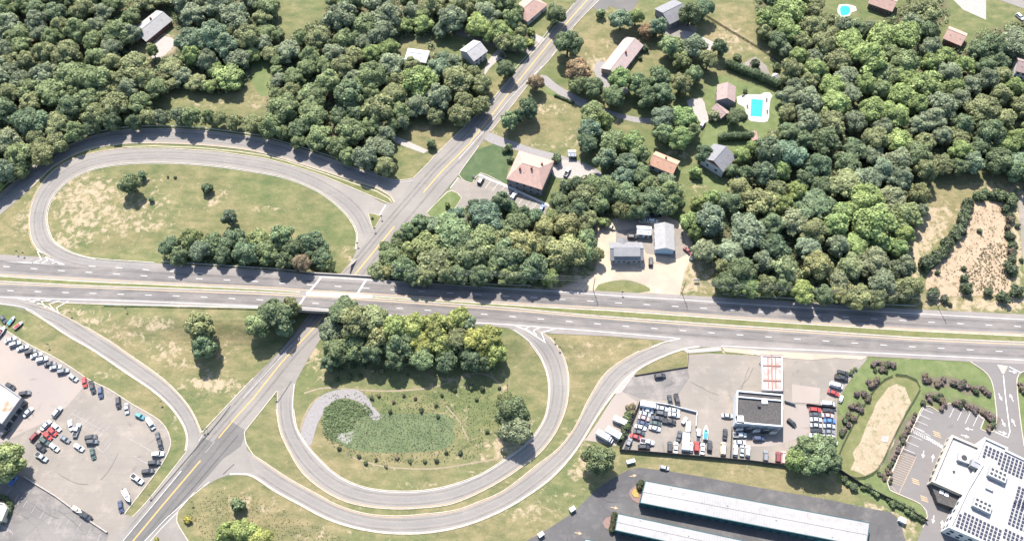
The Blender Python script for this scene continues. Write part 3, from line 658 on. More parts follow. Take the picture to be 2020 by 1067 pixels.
# office car park
for i in range(9):
    if i in (3,): pass
    a = (969 + i * 13.3, 356.5 + i * 5.9); L(wl, [a, (a[0] - 12, a[1] + 15.5)], .13)
L(wl, [(945,345),(1007,371),(1084,406)], .9, h_g, False)
for i in range(4): L(wl, [(1051 - i * 3, 400 + i * 3.6), (1058 - i * 3, 402 + i * 3.6)], .14)
L(wl, [(888,372),(904,351)], .3)
# west car park stalls
def bay(p, q, n, d, mb, w=.12):
    for i in range(n + 1):
        a = (p[0] + (q[0] - p[0]) * i / n, p[1] + (q[1] - p[1]) * i / n); L(mb, [a, (a[0] + d[0], a[1] + d[1])], w)
bay((10,658), (150,742), 14, (-12, 8), fl); bay((190,755), (262,800), 6, (-8, 16), fl); bay((268,805), (318,836), 4, (-12, 14), fl)
bay((328,850), (322,900), 4, (-20, -3), fl); bay((312,915), (290,945), 3, (-18, -8), fl)
bay((150,806), (216,840), 7, (-17, 20), fl); L(fl, [(142,816),(207,850)], .12); bay((165,828), (206,848), 4, (-14, 17), fl)
bay((160,858), (205,880), 5, (14, -16), fl); L(fl, [(190,880),(203,893),(220,872)], .14, h_g, False); L(fl, [(250,862),(300,890)], .12); L(fl, [(262,898),(290,914)], .12)
bay((5,750), (60,782), 6, (8, -10), fl); bay((20,965), (120,1030), 6, (-8, 14), fl); bay((140,1020), (200,1052), 3, (-8, 14), fl)
bay((0,1033), (20,1044), 4, (6, 9), fl)
# hotel car park
def bay2(p, q, n, d, mb): bay(p, q, n, d, mb, .14)
bay2((1820,806), (1803,842), 3, (21, 9), wl); bay2((1795,858), (1781,884), 2, (24, 10), wl); L(wl, [(1824,800),(1800,845),(1781,884),(1752,950)], .14)
bay2((1883,802), (1929,820), 3, (-10, 21), wl); L(wl, [(1888,800),(1942,827)], .14); L(wl, [(1942,827),(1935,845)], .14)
bay2((1781,889), (1752,948), 14, (27, 10), tl); L(tl, [(1781,889),(1808,899),(1772,975)], .16, h_g, False); L(tl, [(1752,950),(1772,975)], .16)
bay2((1801,845), (1826,858), 6, (3, 10), wl); L(wl, [(1804,843),(1835,860)], .14); L(wl, [(1801,852),(1830,868)], .14)
for i in range(8): L(wl, [(1829 + i * 4.6, 860 + i * 2.8), (1832 + i * 4.6, 868.5 + i * 2.8)], .45, h_g, False)
bay2((1861,895), (1838,942), 9, (-4, 8), tl)
def arrow(u, v, ang, s=1.0, mb=wl):
    x, y = G(u, v); c, sn = math.cos(ang), math.sin(ang)
    P = [(-1.3, -.12), (.1, -.12), (.1, -.55), (1.3, 0), (.1, .55), (.1, .12), (-1.3, .12)]
    mb.add([(x + s * (a * c - b * sn), y + s * (a * sn + b * c), float(h_g(x, y)) + O1) for a, b in P], [(0, 1, 5, 6), (2, 3, 4)])
for u, v, a in ((1973,783,-80),(1995,784,100),(1979,834,-80),(1999,833,100),(1911,846,170),(1904,860,-20),(1978,853,-20),(1821,896,-110),(1840,903,70),(1841,1024,-110),(1858,1033,70),(1998,733,-15)): arrow(u, v, math.radians(a), 1.25)
for u, v, a in ((1249,938,10),(1212,1001,-10),(1141,1051,-10)): arrow(u, v, math.radians(a), 1.1, tl)
for i in range(3):
    for c in ((1848,855),(1806,948),(1823,982)):
        L(tl, [(c[0] - 8 + i, c[1] - 5 + i * 4), (c[0] + 6 + i, c[1] + i * 4)], .35, h_g, False)
# entrance splitter island
island([(1966,719),(1988,722),(1980,738),(1977,738)], M['concrete'], h_g, False, .25)
L(wl, [(1979,740),(1984,790),(1992,851),(1988,863),(1962,851)], .35, h_g, False)
L(wl, [(1990,723),(2014,735)], .3)
bay((2018,400), (2020,530), 16, (40, 0), fl, .12)
for mb, n, m in ((wl, 'white_marking', 'white_line'), (yl, 'yellow_marking', 'yellow_line'), (tl, 'worn_yellow_marking', 'tan_line'), (fl, 'worn_white_marking', 'faint_line')):
    tag(mb.build(n, M[m]), kind='structure')
fp = MB()
for px, w in (([(600,775),(640,765),(700,768),(760,771),(820,768),(860,762),(900,748),(940,736),(972,745),(990,765),(1003,790)], .7), ([(592,850),(598,828),(612,800),(630,782)], .8), ([(690,900),(760,920),(850,924),(920,915),(1000,900),(1045,885)], .6), ([(880,800),(905,830),(925,870)], .6)): L(fp, px, w, h_g, True, 0, .03)
tag(fp.build('footpath', M['path_soil']), kind='structure')
# polished lanes, bleached centres, stains
def wear(px, w, mat, hf=h_g, shift=0.0, off=.115, name='lane_wear', smooth=True):
    pts = [hit(u, v, hf)[:2] for u, v in (catmull(px, False, 10) if smooth and len(px) > 2 else px)]; pts = densify(pts, False, 3.0); n = len(pts); prof = (0, .6, 1, 1, .6, 0); vs = []; at = []
    for i, p in enumerate(pts):
        a, b = pts[max(i - 1, 0)], pts[min(i + 1, n - 1)]; dx, dy = b[0] - a[0], b[1] - a[1]; q = math.hypot(dx, dy) or 1; e = min(1, i / 3, (n - 1 - i) / 3)
        for k, c in enumerate(prof):
            o = shift + w * (k / 5 - .5); x, y = p[0] - dy / q * o, p[1] + dx / q * o; vs.append((x, y, float(hf(x, y)) + off)); at.append(c * e)
    key = (name, mat.name); D = WEAR.setdefault(key, [[], [], [], mat]); b0 = len(D[0]); D[0] += vs; D[2] += at
    D[1] += [(b0 + i * 6 + k + 1, b0 + i * 6 + k, b0 + (i + 1) * 6 + k, b0 + (i + 1) * 6 + k + 1) for i in range(n - 1) for k in range(5)]
def flush_wear():
    for (name, _), (vs, fs, at, mat) in WEAR.items():
        me = bpy.data.meshes.new(name); me.from_pydata(vs, [], fs); me.update(); me.attributes.new('soft', 'FLOAT', 'POINT').data.foreach_set('value', at); tag(link(name, me, mat), kind='structure')
WEAR = {}
WBL = [(-60,522),(13,526),(120,534),(283,544),(392,550),(501,555),(556,559),(665,565),(832,575),(1000,584),(1053,587),(1277,601),(1444,611.7),(1668,625.5),(1837,635.6),(2008,644),(2100,649)]
EBL = [(-60,571),(21,573.5),(185,579),(350,584),(515,591.4),(628,599),(800,609),(969,621),(1082,630.6),(1251,645),(1420,657.6),(1592,670),(1764,682),(1995,694),(2100,699)]
for row_ in (WBL, EBL):
    wear(row_, 8.2, M['wear'], h_hw, 0, .112)
    for s_ in (-1.75, 1.75): wear(row_, 1.5, M['wear'], h_hw, s_, .118)
mid = lambda A, B, n=40: [((a[0] + b[0]) / 2, (a[1] + b[1]) / 2) for a, b in zip(resample(A, n), resample(B, n))]
def resample(px, n):
    q = catmull(px, False, 6); Ls = [0]
    for a, b in zip(q, q[1:]): Ls.append(Ls[-1] + math.hypot(b[0] - a[0], b[1] - a[1]))
    out = []; k = 0
    for i in range(n):
        t = Ls[-1] * i / (n - 1)
        while k < len(Ls) - 2 and Ls[k + 1] < t: k += 1
        f = (t - Ls[k]) / max(Ls[k + 1] - Ls[k], 1e-6); out.append((q[k][0] + (q[k + 1][0] - q[k][0]) * f, q[k][1] + (q[k + 1][1] - q[k][1]) * f))
    return out
for A_, B_, hf in ((NWI_o, NWI_i[::-1] if 0 else [(760,440)] + NWI_i[::1][3:] if 0 else NWI_i, h_hw), (SEI_o[1:-1], SEI_i[1:-2], h_hw), (SEO_u[3:-1], SEO_l[4:-2], h_g), (SWR_u[2:-1], SWR_l[:-1], h_hw), (NWO_o[:-1], NWO_i[:-1], h_g)):
    c_ = mid(A_, B_); wear(c_, 2.6, M['wear_light'], hf, .2, .112); wear(c_, 1.0, M['wear'], hf, -1.7, .116); wear(c_, 1.0, M['wear'], hf, 1.9, .116)
for sh_ in (-2.6, 2.6, -4.6): wear([(1218,-60),(1150,10),(1083,86),(1000,189),(925,285),(870,340),(820,398),(778,447),(702.5,539),(664,590),(625,641),(578,690),(500,785),(431.5,863.5),(395.6,908),(320,997),(262,1067)], 1.3, M['wear'], h_g, sh_, .125)
rw = random.Random(12)
for poly, k1, k2 in (([(10,660),(170,770),(320,860),(240,1010),(60,940),(0,860)], 26, 22), ([(1260,740),(1450,705),(1690,715),(1640,870),(1560,900),(1250,885)], 34, 26), ([(0,960),(100,990),(190,1050),(180,1067),(0,1067)], 16, 4), ([(1100,1040),(1230,940),(1500,970),(1770,1020),(1780,1060),(1200,1000)], 16, 8), ([(1830,810),(1960,860),(1820,990),(1770,930)], 3, 5), ([(1200,450),(1340,450),(1340,520),(1210,540)], 8, 8)):
    for m_, cnt in ((M['blotch'], k1), (M['oil'], k2)):
        done = 0
        while done < cnt:
            u, v = rw.uniform(min(p[0] for p in poly), max(p[0] for p in poly)), rw.uniform(min(p[1] for p in poly), max(p[1] for p in poly))
            if not inside(poly, u, v): continue
            a = rw.uniform(0, 6.28); l = rw.uniform(4, 16); wear([(u - l * math.cos(a), v - l * math.sin(a)), (u, v + rw.uniform(-2, 2)), (u + l * math.cos(a), v + l * math.sin(a))], rw.uniform(1.2, 4.5) if m_ is M['blotch'] else rw.uniform(.5, 1.6), m_, h_g, 0, .14 + done * .0006, 'surface_stain'); done += 1
M['mulch'] = wear_mat('bark mulch bed', (.115, .09, .075), 1.3)
for px in ([(1715,716),(1740,720),(1762,720)], [(1708,756),(1725,760),(1736,754)], [(1686,782),(1700,780),(1716,788)], [(1670,808),(1688,804),(1704,812)], [(1660,842),(1672,825),(1684,830)], [(1655,862),(1668,846)], [(1815,733),(1825,748),(1845,755),(1870,752),(1890,758),(1905,768),(1935,770),(1952,780)], [(1818,800),(1835,785),(1850,782),(1862,790),(1858,808)], [(1870,791),(1900,798),(1930,810),(1950,820),(1962,828),(1950,848)], [(1808,812),(1790,848),(1770,890),(1750,932)], [(1732,930),(1745,938),(1757,944)]): wear(px, 6.0, M['mulch'], h_g, 0, .085, 'mulch_bed')
flush_wear()
# tar seams and skid-dark wheel streaks where the asphalt was patched, plus a pole's cast shadow painted as a dark streak
M['tar'] = surf('tar seam', (.04, .038, .04), .2, 1)
sm = MB()
rc_ = random.Random(4); CR_ = []
for poly in ([(10,660),(170,770),(320,860),(240,1010),(60,940),(0,860)], [(1260,740),(1450,705),(1690,715),(1640,870),(1560,900),(1250,885)], [(0,960),(100,990),(190,1050),(180,1067),(0,1067)], [(1100,1040),(1230,940),(1500,970),(1770,1020)]):
    for _ in range(9):
        u, v = rc_.uniform(min(p[0] for p in poly), max(p[0] for p in poly)), rc_.uniform(min(p[1] for p in poly), max(p[1] for p in poly)); a = rc_.choice((.55, -1.0)) + rc_.uniform(-.15, .15); q = [(u, v)]
        for _k in range(7): a += rc_.uniform(-.25, .25); q.append((q[-1][0] + 9 * math.cos(a), q[-1][1] + 9 * math.sin(a)))
        q = [p for p in q if inside(poly, *p)]
        if len(q) > 3: CR_.append((q, .09))
for px, w in CR_ + list((([(300,985),(420,845),(455,800)], .35), ([(330,1020),(400,940),(470,858)], .3), ([(547,795),(575,752)], .3), ([(440,935),(462,915)], .3), ([(1040,30),(1075,5)], .1))): L(sm, px, w, h_g, True, 0, .125)  # the short streak on the loop ramp is a pole's shadow, painted in
tag(sm.build('tar_seam_and_pole_shadow', M['tar']), kind='structure')

# ------------------------------------------------------------------ the overpass
def on_edge(base, dv):
    """point on the line through base along the highway that lies dv metres from the avenue's centre"""
    c = (base[0] - AVP[0]) * AN.x + (base[1] - AVP[1]) * AN.y; k = HD.x * AN.x + HD.y * AN.y
    t = (dv - c) / k; return (base[0] + HD.x * t, base[1] + HD.y * t)
def overpass():
    nb, sb = Z(680, 546, RAISE), Z(615, 611.5, RAISE)
    nb = (nb[0] + HN.x * .5, nb[1] + HN.y * .5); sb = (sb[0] - HN.x * .3, sb[1] - HN.y * .3)
    root = empty('overpass_bridge', (BC[0], BC[1], 0), 0, 'concrete highway overpass with low white parapets crossing the diagonal avenue', 'bridge')
    def P(p): return (p[0] - BC[0], p[1] - BC[1])
    e = 11.5
    q = [P(on_edge(nb, -e)), P(on_edge(nb, e)), P(on_edge(sb, e)), P(on_edge(sb, -e))]
    dk = MB().prism(q, RAISE - 1.25, RAISE - .20); dk.build('deck', M['white_concrete'], root)
    for base, s in ((nb, 1), (sb, -1)):
        a, b = on_edge(base, -14), on_edge(base, 14)
        o1 = [P(a), P(b), P((b[0] + HN.x * .42 * s, b[1] + HN.y * .42 * s)), P((a[0] + HN.x * .42 * s, a[1] + HN.y * .42 * s))]
        MB().prism(o1, RAISE - 1.35, RAISE + .85).build('parapet', M['concrete'], root)
    for s in (-1, 1):
        q = [P(on_edge(nb, s * 8.8)), P(on_edge(nb, s * 11.4)), P(on_edge(sb, s * 11.4)), P(on_edge(sb, s * 8.8))]
        MB().prism(q, -.3, RAISE - 1.26).build('abutment', M['white_concrete'], root)
        for base, t in ((nb, 1), (sb, -1)):
            p = on_edge(base, s * 9.0); r = (p[0] + AD.x * t * 4.5 + AN.x * s * 2.5, p[1] + AD.y * t * 4.5 + AN.y * s * 2.5)
            n = (AN.x * .4 * s, AN.y * .4 * s)
            v = [(*P(p), -.3), (*P(r), -.3), (*P((r[0] + n[0], r[1] + n[1])), -.3), (*P((p[0] + n[0], p[1] + n[1])), -.3),
                 (*P(p), RAISE - .3), (*P(r), .6), (*P((r[0] + n[0], r[1] + n[1])), .6), (*P((p[0] + n[0], p[1] + n[1])), RAISE - .3)]
            MB().add(v, [(3, 2, 1, 0), (4, 5, 6, 7), (0, 1, 5, 4), (1, 2, 6, 5), (2, 3, 7, 6), (3, 0, 4, 7)]).build('wing_wall', M['concrete'], root)
overpass()

# ------------------------------------------------------------------ houses
def wallm(name, c): return surf(name, c, .08, .8)
WM = {'white': wallm('white siding', (.36, .36, .35)), 'cream': wallm('cream siding', (.30, .27, .22)), 'brick': wallm('red brick', (.13, .055, .04)),
      'grey': wallm('grey siding', (.16, .16, .165)), 'blue': wallm('pale blue siding', (.25, .32, .36)), 'bluewhite': wallm('blue white render', (.36, .37, .375)), 'brown': wallm('brown shingle', (.10, .07, .055)), 'teal': wallm('dark teal doors', (.02, .055, .06))}
RM = {'salmon': roof_mat('salmon shingles', (.25, .165, .135)), 'pinkgrey': roof_mat('pinkish grey shingles', (.225, .175, .16)), 'grey': roof_mat('grey shingles', (.128, .125, .128)),
      'midgrey': roof_mat('weathered grey shingles', (.185, .178, .172)), 'light': roof_mat('light grey shingles', (.25, .235, .225)), 'orange': roof_mat('orange shingles', (.30, .175, .12)), 'mauve': roof_mat('mauve shingles', (.20, .145, .13)), 'white': M['white']}
def window_part(root, x, y, z, w, h, face, wall=None):
    """face: +1/-1 along local y, or 'x+','x-'"""
    f = MB(); g = MB()
    if face in (1, -1):
        f.box((x, y + .03 * face, z), (w + .2, .08, h + .2)); g.box((x, y + .09 * face, z), (w, .06, h))
    else:
        s = 1 if face == 'x+' else -1
        f.box((x + .03 * s, y, z), (.08, w + .2, h + .2)); g.box((x + .09 * s, y, z), (.06, w, h))
    o = f.build('window', M['white'], root); g.build('pane', M['glass'], o)
def house(name, A, B, w, wh, rh, roof, wall, label, cat='house', hip=0.0, ext=0.6, wins=3, chimney=None, group=None, gable_wall=None, door=True, floors=1):
    a, b = Z(*A, rh), Z(*B, rh); L_ = math.hypot(b[0] - a[0], b[1] - a[1]); rz = math.atan2(b[1] - a[1], b[0] - a[0])
    if L_ < 2: L_ = 2
    cx, cy = (a[0] + b[0]) / 2, (a[1] + b[1]) / 2
    root = empty(name, (cx, cy, 0), rz, label, cat, group)
    hl = L_ / 2 + hip; hw = w / 2; il = hl - .35; iw = hw - .35
    # walls
    mb = MB(); k = (rh - wh) / hw; gz = rh - .12 if not hip else wh
    v = [(-il, -iw, -.2), (il, -iw, -.2), (il, iw, -.2), (-il, iw, -.2), (-il, -iw, wh), (il, -iw, wh), (il, iw, wh), (-il, iw, wh)]
    if hip: mb.add(v, [(0, 1, 5, 4), (1, 2, 6, 5), (2, 3, 7, 6), (3, 0, 4, 7), (4, 5, 6, 7)])
    else:
        v += [(-il, 0, rh - .25), (il, 0, rh - .25)]
        mb.add(v, [(0, 1, 5, 4), (2, 3, 7, 6), (1, 2, 6, 9, 5), (3, 0, 4, 8, 7)])
    wo = mb.build('wall', wall, root)
    # roof with thickness and eaves
    zb = wh - .12; t = .22; r = L_ / 2 + (0 if hip else .35)
    ends = hl if hip else r
    v = []
    for dz in (0, t):
        v += [(-ends, -hw, zb + dz), (ends, -hw, zb + dz), (ends, hw, zb + dz), (-ends, hw, zb + dz), (-(L_ / 2 if hip else r), 0, rh + dz), ((L_ / 2 if hip else r), 0, rh + dz)]
    f = [(6, 7, 11, 10), (8, 9, 10, 11), (0, 1, 7, 6), (2, 3, 9, 8), (1, 0, 4, 5), (3, 2, 5, 4)]
    if hip: f += [(7, 8, 11), (9, 6, 10), (1, 2, 8, 7), (3, 0, 6, 9), (2, 1, 5), (0, 3, 4)]
    else: f += [(1, 5, 11, 7), (5, 2, 8, 11), (3, 4, 10, 9), (4, 0, 6, 10)]
    ro = MB().add(v, f).build('roof', roof, root)
    rc = MB().box((0, 0, rh + t + .02), (2 * r if not hip else L_, .3, .12)); rc.build('ridge_cap', roof, root)
    if chimney:
        for q in ([chimney] if isinstance(chimney, tuple) else chimney):
            zz = rh - abs(q[1]) * k; c = MB().box((q[0], q[1], zz + .55), (.75, .75, 2.0)).build('chimney', WM['brick'], root)
    for vx in (-.25, .3):
        MB().tube([(vx * L_, -hw * .45, rh - k * hw * .45), (vx * L_, -hw * .45, rh - k * hw * .45 + .75)], .11, 6).build('vent_pipe', M['white'], root)
    for fl_ in range(floors):
        for i in range(wins):
            x = -il + (i + .5) * 2 * il / wins
            for s in (-1, 1):
                if door and fl_ == 0 and i == wins // 2: continue
                window_part(root, x, s * iw, wh * ((fl_ + .55) / floors), min(1.3, il / wins), 1.1, s)
    if door:
        x = -il + (wins // 2 + .5) * 2 * il / wins
        for s in (-1, 1):
            d = MB().box((x, s * (iw + .04), 1.05), (1.0, .1, 2.1)).build('door', WM['brown'], root); MB().box((x + .35, s * (iw + .12), 1.0), (.1, .08, .1)).build('handle', M['steel'], d)
    if gable_wall:
        s, m1, m2 = gable_wall; x = s * (il + .02)
        MB().add([(x, -iw, wh), (x, iw, wh), (x, 0, rh - .3)], [(0, 1, 2) if s > 0 else (0, 2, 1)]).build('gable_cladding', m1, root)
        window_part(root, x, -iw * .4, wh * .5, 1.2, 1.2, 'x+' if s > 0 else 'x-'); window_part(root, x, iw * .4, wh * .5, 1.2, 1.2, 'x+' if s > 0 else 'x-')
    return root, L_, rz
house('ranch_house', (270, 66), (321, 25), 12.0, 3.0, 5.2, RM['midgrey'], WM['brick'], 'long house with pale grey roof and red walls half hidden in the top left woods', chimney=(2, 1.5), wins=4)
house('cottage', (1034, 16), (1053, 0), 12.0, 3.2, 6.0, RM['salmon'], WM['white'], 'small house with salmon hipped roof left of the avenue at the top edge', hip=4.2, wins=2)
house('cottage', (921, 103), (947, 84), 10.5, 5.0, 7.6, RM['light'], WM['white'], 'white sided house with light grey gabled roof near the avenue, below the shaded side street', wins=3, floors=2)
r, L1, rz1 = house('ranch_house', (1204, 138), (1252, 77), 10.6, 3.0, 5.0, RM['pinkgrey'], WM['cream'], 'long ranch house with pinkish grey gabled roof on a lawn right of the avenue', wins=5, chimney=(1.5, -1.0))
h4, _, _ = house('house', (1435, 164), (1434, 193), 9.0, 5.2, 7.6, RM['mauve'], WM['grey'], 'mauve roofed gabled house beside the rectangular swimming pool', wins=2, floors=2)
house('garage', (1414, 206), (1432, 224), 6.0, 2.8, 4.4, RM['mauve'], WM['grey'], 'low garage with mauve roof attached below the pool house', 'garage', wins=1)
house('garden_shed', (1487, 259), (1491, 275), 3.4, 2.2, 3.3, RM['salmon'], WM['cream'], 'small salmon roofed garden shed below the rectangular pool', 'shed', wins=1, door=False)
house('house', (1408, 317), (1432, 290), 12.5, 5.2, 8.4, RM['grey'], WM['white'], 'two storey house with wide grey roof and white and brown gable end', floors=2, gable_wall=(-1, WM['brick'], None), wins=2)
house('cottage', (1289, 306), (1335, 325), 8.6, 3.6, 6.0, RM['orange'], WM['blue'], 'small house with orange roof and pale blue end wall between trees', wins=3, chimney=(0, 1.2))
house('house', (1308, 26), (1345, 8), 13.0, 4.0, 6.5, RM['grey'], WM['grey'], 'grey roofed house shaded by trees right of the avenue top', wins=3)
house('house', (1722, -12), (1768, 4), 10.0, 3.4, 6.0, RM['salmon'], WM['brown'], 'salmon roofed house cut by the top edge beside the round pool', wins=4)
house('house', (1871, 58), (1905, 72), 10.0, 3.4, 5.8, RM['salmon'], WM['brick'], 'salmon roofed house among trees near the top right corner', wins=3)
house('house', (2010, 120), (2044, 128), 10.0, 5.0, 7.5, RM['mauve'], WM['white'], 'white walled house with mauve roof at the right edge', wins=3, floors=2)
house('garden_shed', (1122, 300), (1135, 300), 3.6, 2.2, 3.3, RM['white'], WM['grey'], 'tiny white roofed shed beside the gravel driveway', 'shed', wins=1, door=False)
house('garden_shed', (1455, 345), (1463, 352), 4.0, 2.4, 3.5, RM['white'], WM['white'], 'small white shed right of the grey roofed house', 'shed', wins=1, door=False)
house('garden_shed', (1525, 152), (1534, 147), 4.0, 2.4, 3.6, RM['light'], WM['brown'], 'small pale roofed shed at the end of the long hedge', 'shed', wins=1, door=False)
house('party_tent', (808, 103), (836, 107), 8.0, 2.3, 4.2, RM['white'], M['white'], 'bright white canopy tent on lawn among trees left of the avenue', 'tent', hip=2.0, wins=0, door=False)
house('office_building', (1030, 322), (1063, 332), 17.0, 6.0, 9.4, RM['salmon'], WM['grey'], 'large office building with salmon hipped roof beside a car park off the avenue', 'office building', hip=4.6, wins=5, floors=2, chimney=[(-4, -3), (1, -1.4), (4.5, 3)])
# roadside business
house('shop_building', (1205, 490), (1268, 490), 9.2, 3.6, 6.2, RM['grey'], WM['grey'], 'roadside shop with long grey roof and two dormers on a sandy yard', 'shop', wins=6)
rt, _, _ = house('shop_building', (1311, 440), (1313, 488), 8.8, 4.4, 6.2, RM['midgrey'], WM['blue'], 'tall pale blue roadside building with light grey roof ridge running away from the highway', 'shop', wins=4, floors=2)
house('storage_shed', (1258, 451), (1284, 453), 4.6, 3.0, 4.2, RM['white'], WM['white'], 'white storage shed behind the two roadside shops', 'shed', wins=2)
house('annex', (1228, 470), (1229, 487), 5.0, 3.0, 4.6, RM['grey'], WM['cream'], 'small grey roofed annex behind the roadside shop with dormers', 'annex', wins=1, door=False)
def at_px(u, v, z): x, y = Z(u, v, z); return x, y
def dormer(u, v):
    x, y = Z(u, v, 5.6)
    return x, y
shop = [o for o in bpy.data.objects if o.get('label', '').startswith('roadside shop with long')][0]
for u in (1223, 1249):
    x, y = Z(u, 494, 5.4); lx, ly = x - shop.location.x, y - shop.location.y
    d = MB().box((lx, -2.0, 5.1), (5.2, 2.9, 1.7)).build('dormer', WM['grey'], shop)
    MB().add([(lx - 2.9, -3.8, 5.75), (lx + 2.9, -3.8, 5.75), (lx + 2.9, .3, 6.45), (lx - 2.9, .3, 6.45), (lx - 2.9, -3.8, 5.95), (lx + 2.9, -3.8, 5.95), (lx + 2.9, .3, 6.65), (lx - 2.9, .3, 6.65)],
             [(3, 2, 1, 0), (4, 5, 6, 7), (0, 1, 5, 4), (1, 2, 6, 5), (2, 3, 7, 6), (3, 0, 4, 7)]).build('dormer_roof', RM['grey'], d)

def flat_block(name, corners, z, wall, roof, label, cat, par=.6, inset=.45, wall_t=True, base=0.0):
    """flat roofed building from its roof corners seen at height z"""
    P = [Z(u, v, z) for u, v in corners]; cx = sum(p[0] for p in P) / len(P); cy = sum(p[1] for p in P) / len(P)
    root = empty(name, (cx, cy, 0), 0, label, cat)
    Q = [(p[0] - cx, p[1] - cy) for p in P]
    MB().prism(Q, base - .2, z - .15).build('wall', wall, root)
    n = len(Q); ar = sum(Q[i][0] * Q[(i + 1) % n][1] - Q[(i + 1) % n][0] * Q[i][1] for i in range(n)); sg = 1 if ar > 0 else -1
    def off(k):
        out = []
        for i in range(n):
            p0, p1, p2 = Vector(Q[i - 1]), Vector(Q[i]), Vector(Q[(i + 1) % n]); d1 = (p1 - p0).normalized(); d2 = (p2 - p1).normalized()
            n1 = Vector((-d1.y, d1.x)) * sg; n2 = Vector((-d2.y, d2.x)) * sg; b = (n1 + n2); b = b / max(b.dot(n1), .2); out.append((p1.x + b.x * k, p1.y + b.y * k))
        return out
    out_, inn = off(-.08), off(inset)
    MB().prism(inn, z - .14, z - .02).build('roof', roof, root)
    pm = MB()
    v = [(p[0], p[1], z - .5) for p in out_] + [(p[0], p[1], z + par) for p in out_] + [(p[0], p[1], z + par) for p in inn] + [(p[0], p[1], z - .1) for p in inn]
    f = []
    for i in range(n):
        j = (i + 1) % n
        for k in range(3): f.append((k * n + i, k * n + j, (k + 1) * n + j, (k + 1) * n + i))
    pm.add(v, f).build('parapet', wall, root)
    return root, Q, cx, cy
# auto repair shop
M['dark_roof'] = surf('dark gravel roof', (.045, .041, .04), .15, .25, col2=(.06, .054, .05), s2=.12, fine=1.5)
shop2, Q, cx, cy = flat_block('repair_shop', [(1453.5, 771), (1543.5, 779), (1543, 842), (1451, 834)], 5.2, WM['bluewhite'], M['dark_roof'], 'auto repair shop with dark flat roof and pale blue white walls in the car yard', 'repair shop', .7)
def rel(root, u, v, z): x, y = Z(u, v, z); return x - root.location.x, y - root.location.y
x0, y0 = rel(shop2, 1453, 783, 5.2); x1, y1 = rel(shop2, 1543, 791, 5.2)
MB().prism([(x0, y0 - .25), (x1, y1 - .25), (x1, y1 + .25), (x0, y0 + .25)], 5.0, 5.95).build('cross_parapet', M['white'], shop2)
def bx_at(root, name, u, v, z, d, mat, rz=0, dz=0):
    x, y = rel(root, u, v, z); return MB().box((x, y, z + d[2] / 2 + dz), d, rz).build(name, mat, root)
bx_at(shop2, 'skylight', 1508, 793, 5.2, (2.4, 1.6, .5), M['white']); bx_at(shop2, 'roof_box', 1459, 828, 5.2, (3.0, 3.2, .7), M['white'])
bx_at(shop2, 'roof_vent', 1497, 801, 5.2, (1.1, 1.1, .9), M['dark'])
for i in range(5):
    x, y = rel(shop2, 1462 + i * 17, 842 + i * 1.4, 5.2)
    d = MB().box((x, y - .02, 1.7), (2.6, .24, 3.0)).build('bay_door', M['glass'] if i % 2 else M['white'], shop2)
    MB().box((x, y - .02, 4.0), (2.0, .24, .7)).build('window', M['glass'], shop2)
# canopy of the former filling station
M['canopy_roof'] = surf('stained canopy deck', (.27, .235, .22), .12, .5, col2=(.20, .15, .13), s2=.3)
CR = M['canopy_red'] = surf('faded red steel', (.17, .085, .07), .15, 1)
cr, Q, cx, cy = flat_block('fuel_canopy', [(1501, 700), (1543.5, 701.5), (1543.5, 771), (1503, 769.5)], 5.6, M['white'], M['canopy_roof'], 'tall white fuel canopy with faded red ribs in front of the repair shop', 'canopy', .35, base=4.8)
for o in list(cr.children):
    if o.name.startswith('wall'): o.location.z = 0
for t_, n_ in ((.5, 'rib'), (.32, 'rib'), (.68, 'rib')):
    a = Vector(Q[0]).lerp(Vector(Q[1]), t_); b = Vector(Q[3]).lerp(Vector(Q[2]), t_)
    MB().prism([(a.x - .18, a.y), (a.x + .18, a.y), (b.x + .18, b.y), (b.x - .18, b.y)], 5.5, 5.95 if t_ == .5 else 5.75).build(n_, CR, cr)
for t_ in (.03, .30, .72, .97):
    a = Vector(Q[0]).lerp(Vector(Q[3]), t_); b = Vector(Q[1]).lerp(Vector(Q[2]), t_)
    MB().prism([(a.x, a.y - .22), (b.x, b.y - .22), (b.x, b.y + .22), (a.x, a.y + .22)], 5.5, 5.85).build('rib', CR, cr)
for i in range(4):
    a = Vector(Q[i]).lerp(Vector(Q[(i + 1) % 4]), 0); c = Vector((0, 0)); p = a.lerp(c, .18)
    MB().tube([(p.x, p.y, -.1), (p.x, p.y, 5.0)], .2, 8).build('column', M['white'], cr)
    b = Vector(Q[(i + 1) % 4])
    d = (b - a).normalized(); n = Vector((-d.y, d.x)) * .1
    MB().prism([(a.x - n.x, a.y - n.y), (b.x - n.x, b.y - n.y), (b.x + n.x, b.y + n.y), (a.x + n.x, a.y + n.y)], 5.99, 6.1).build('trim', CR, cr)
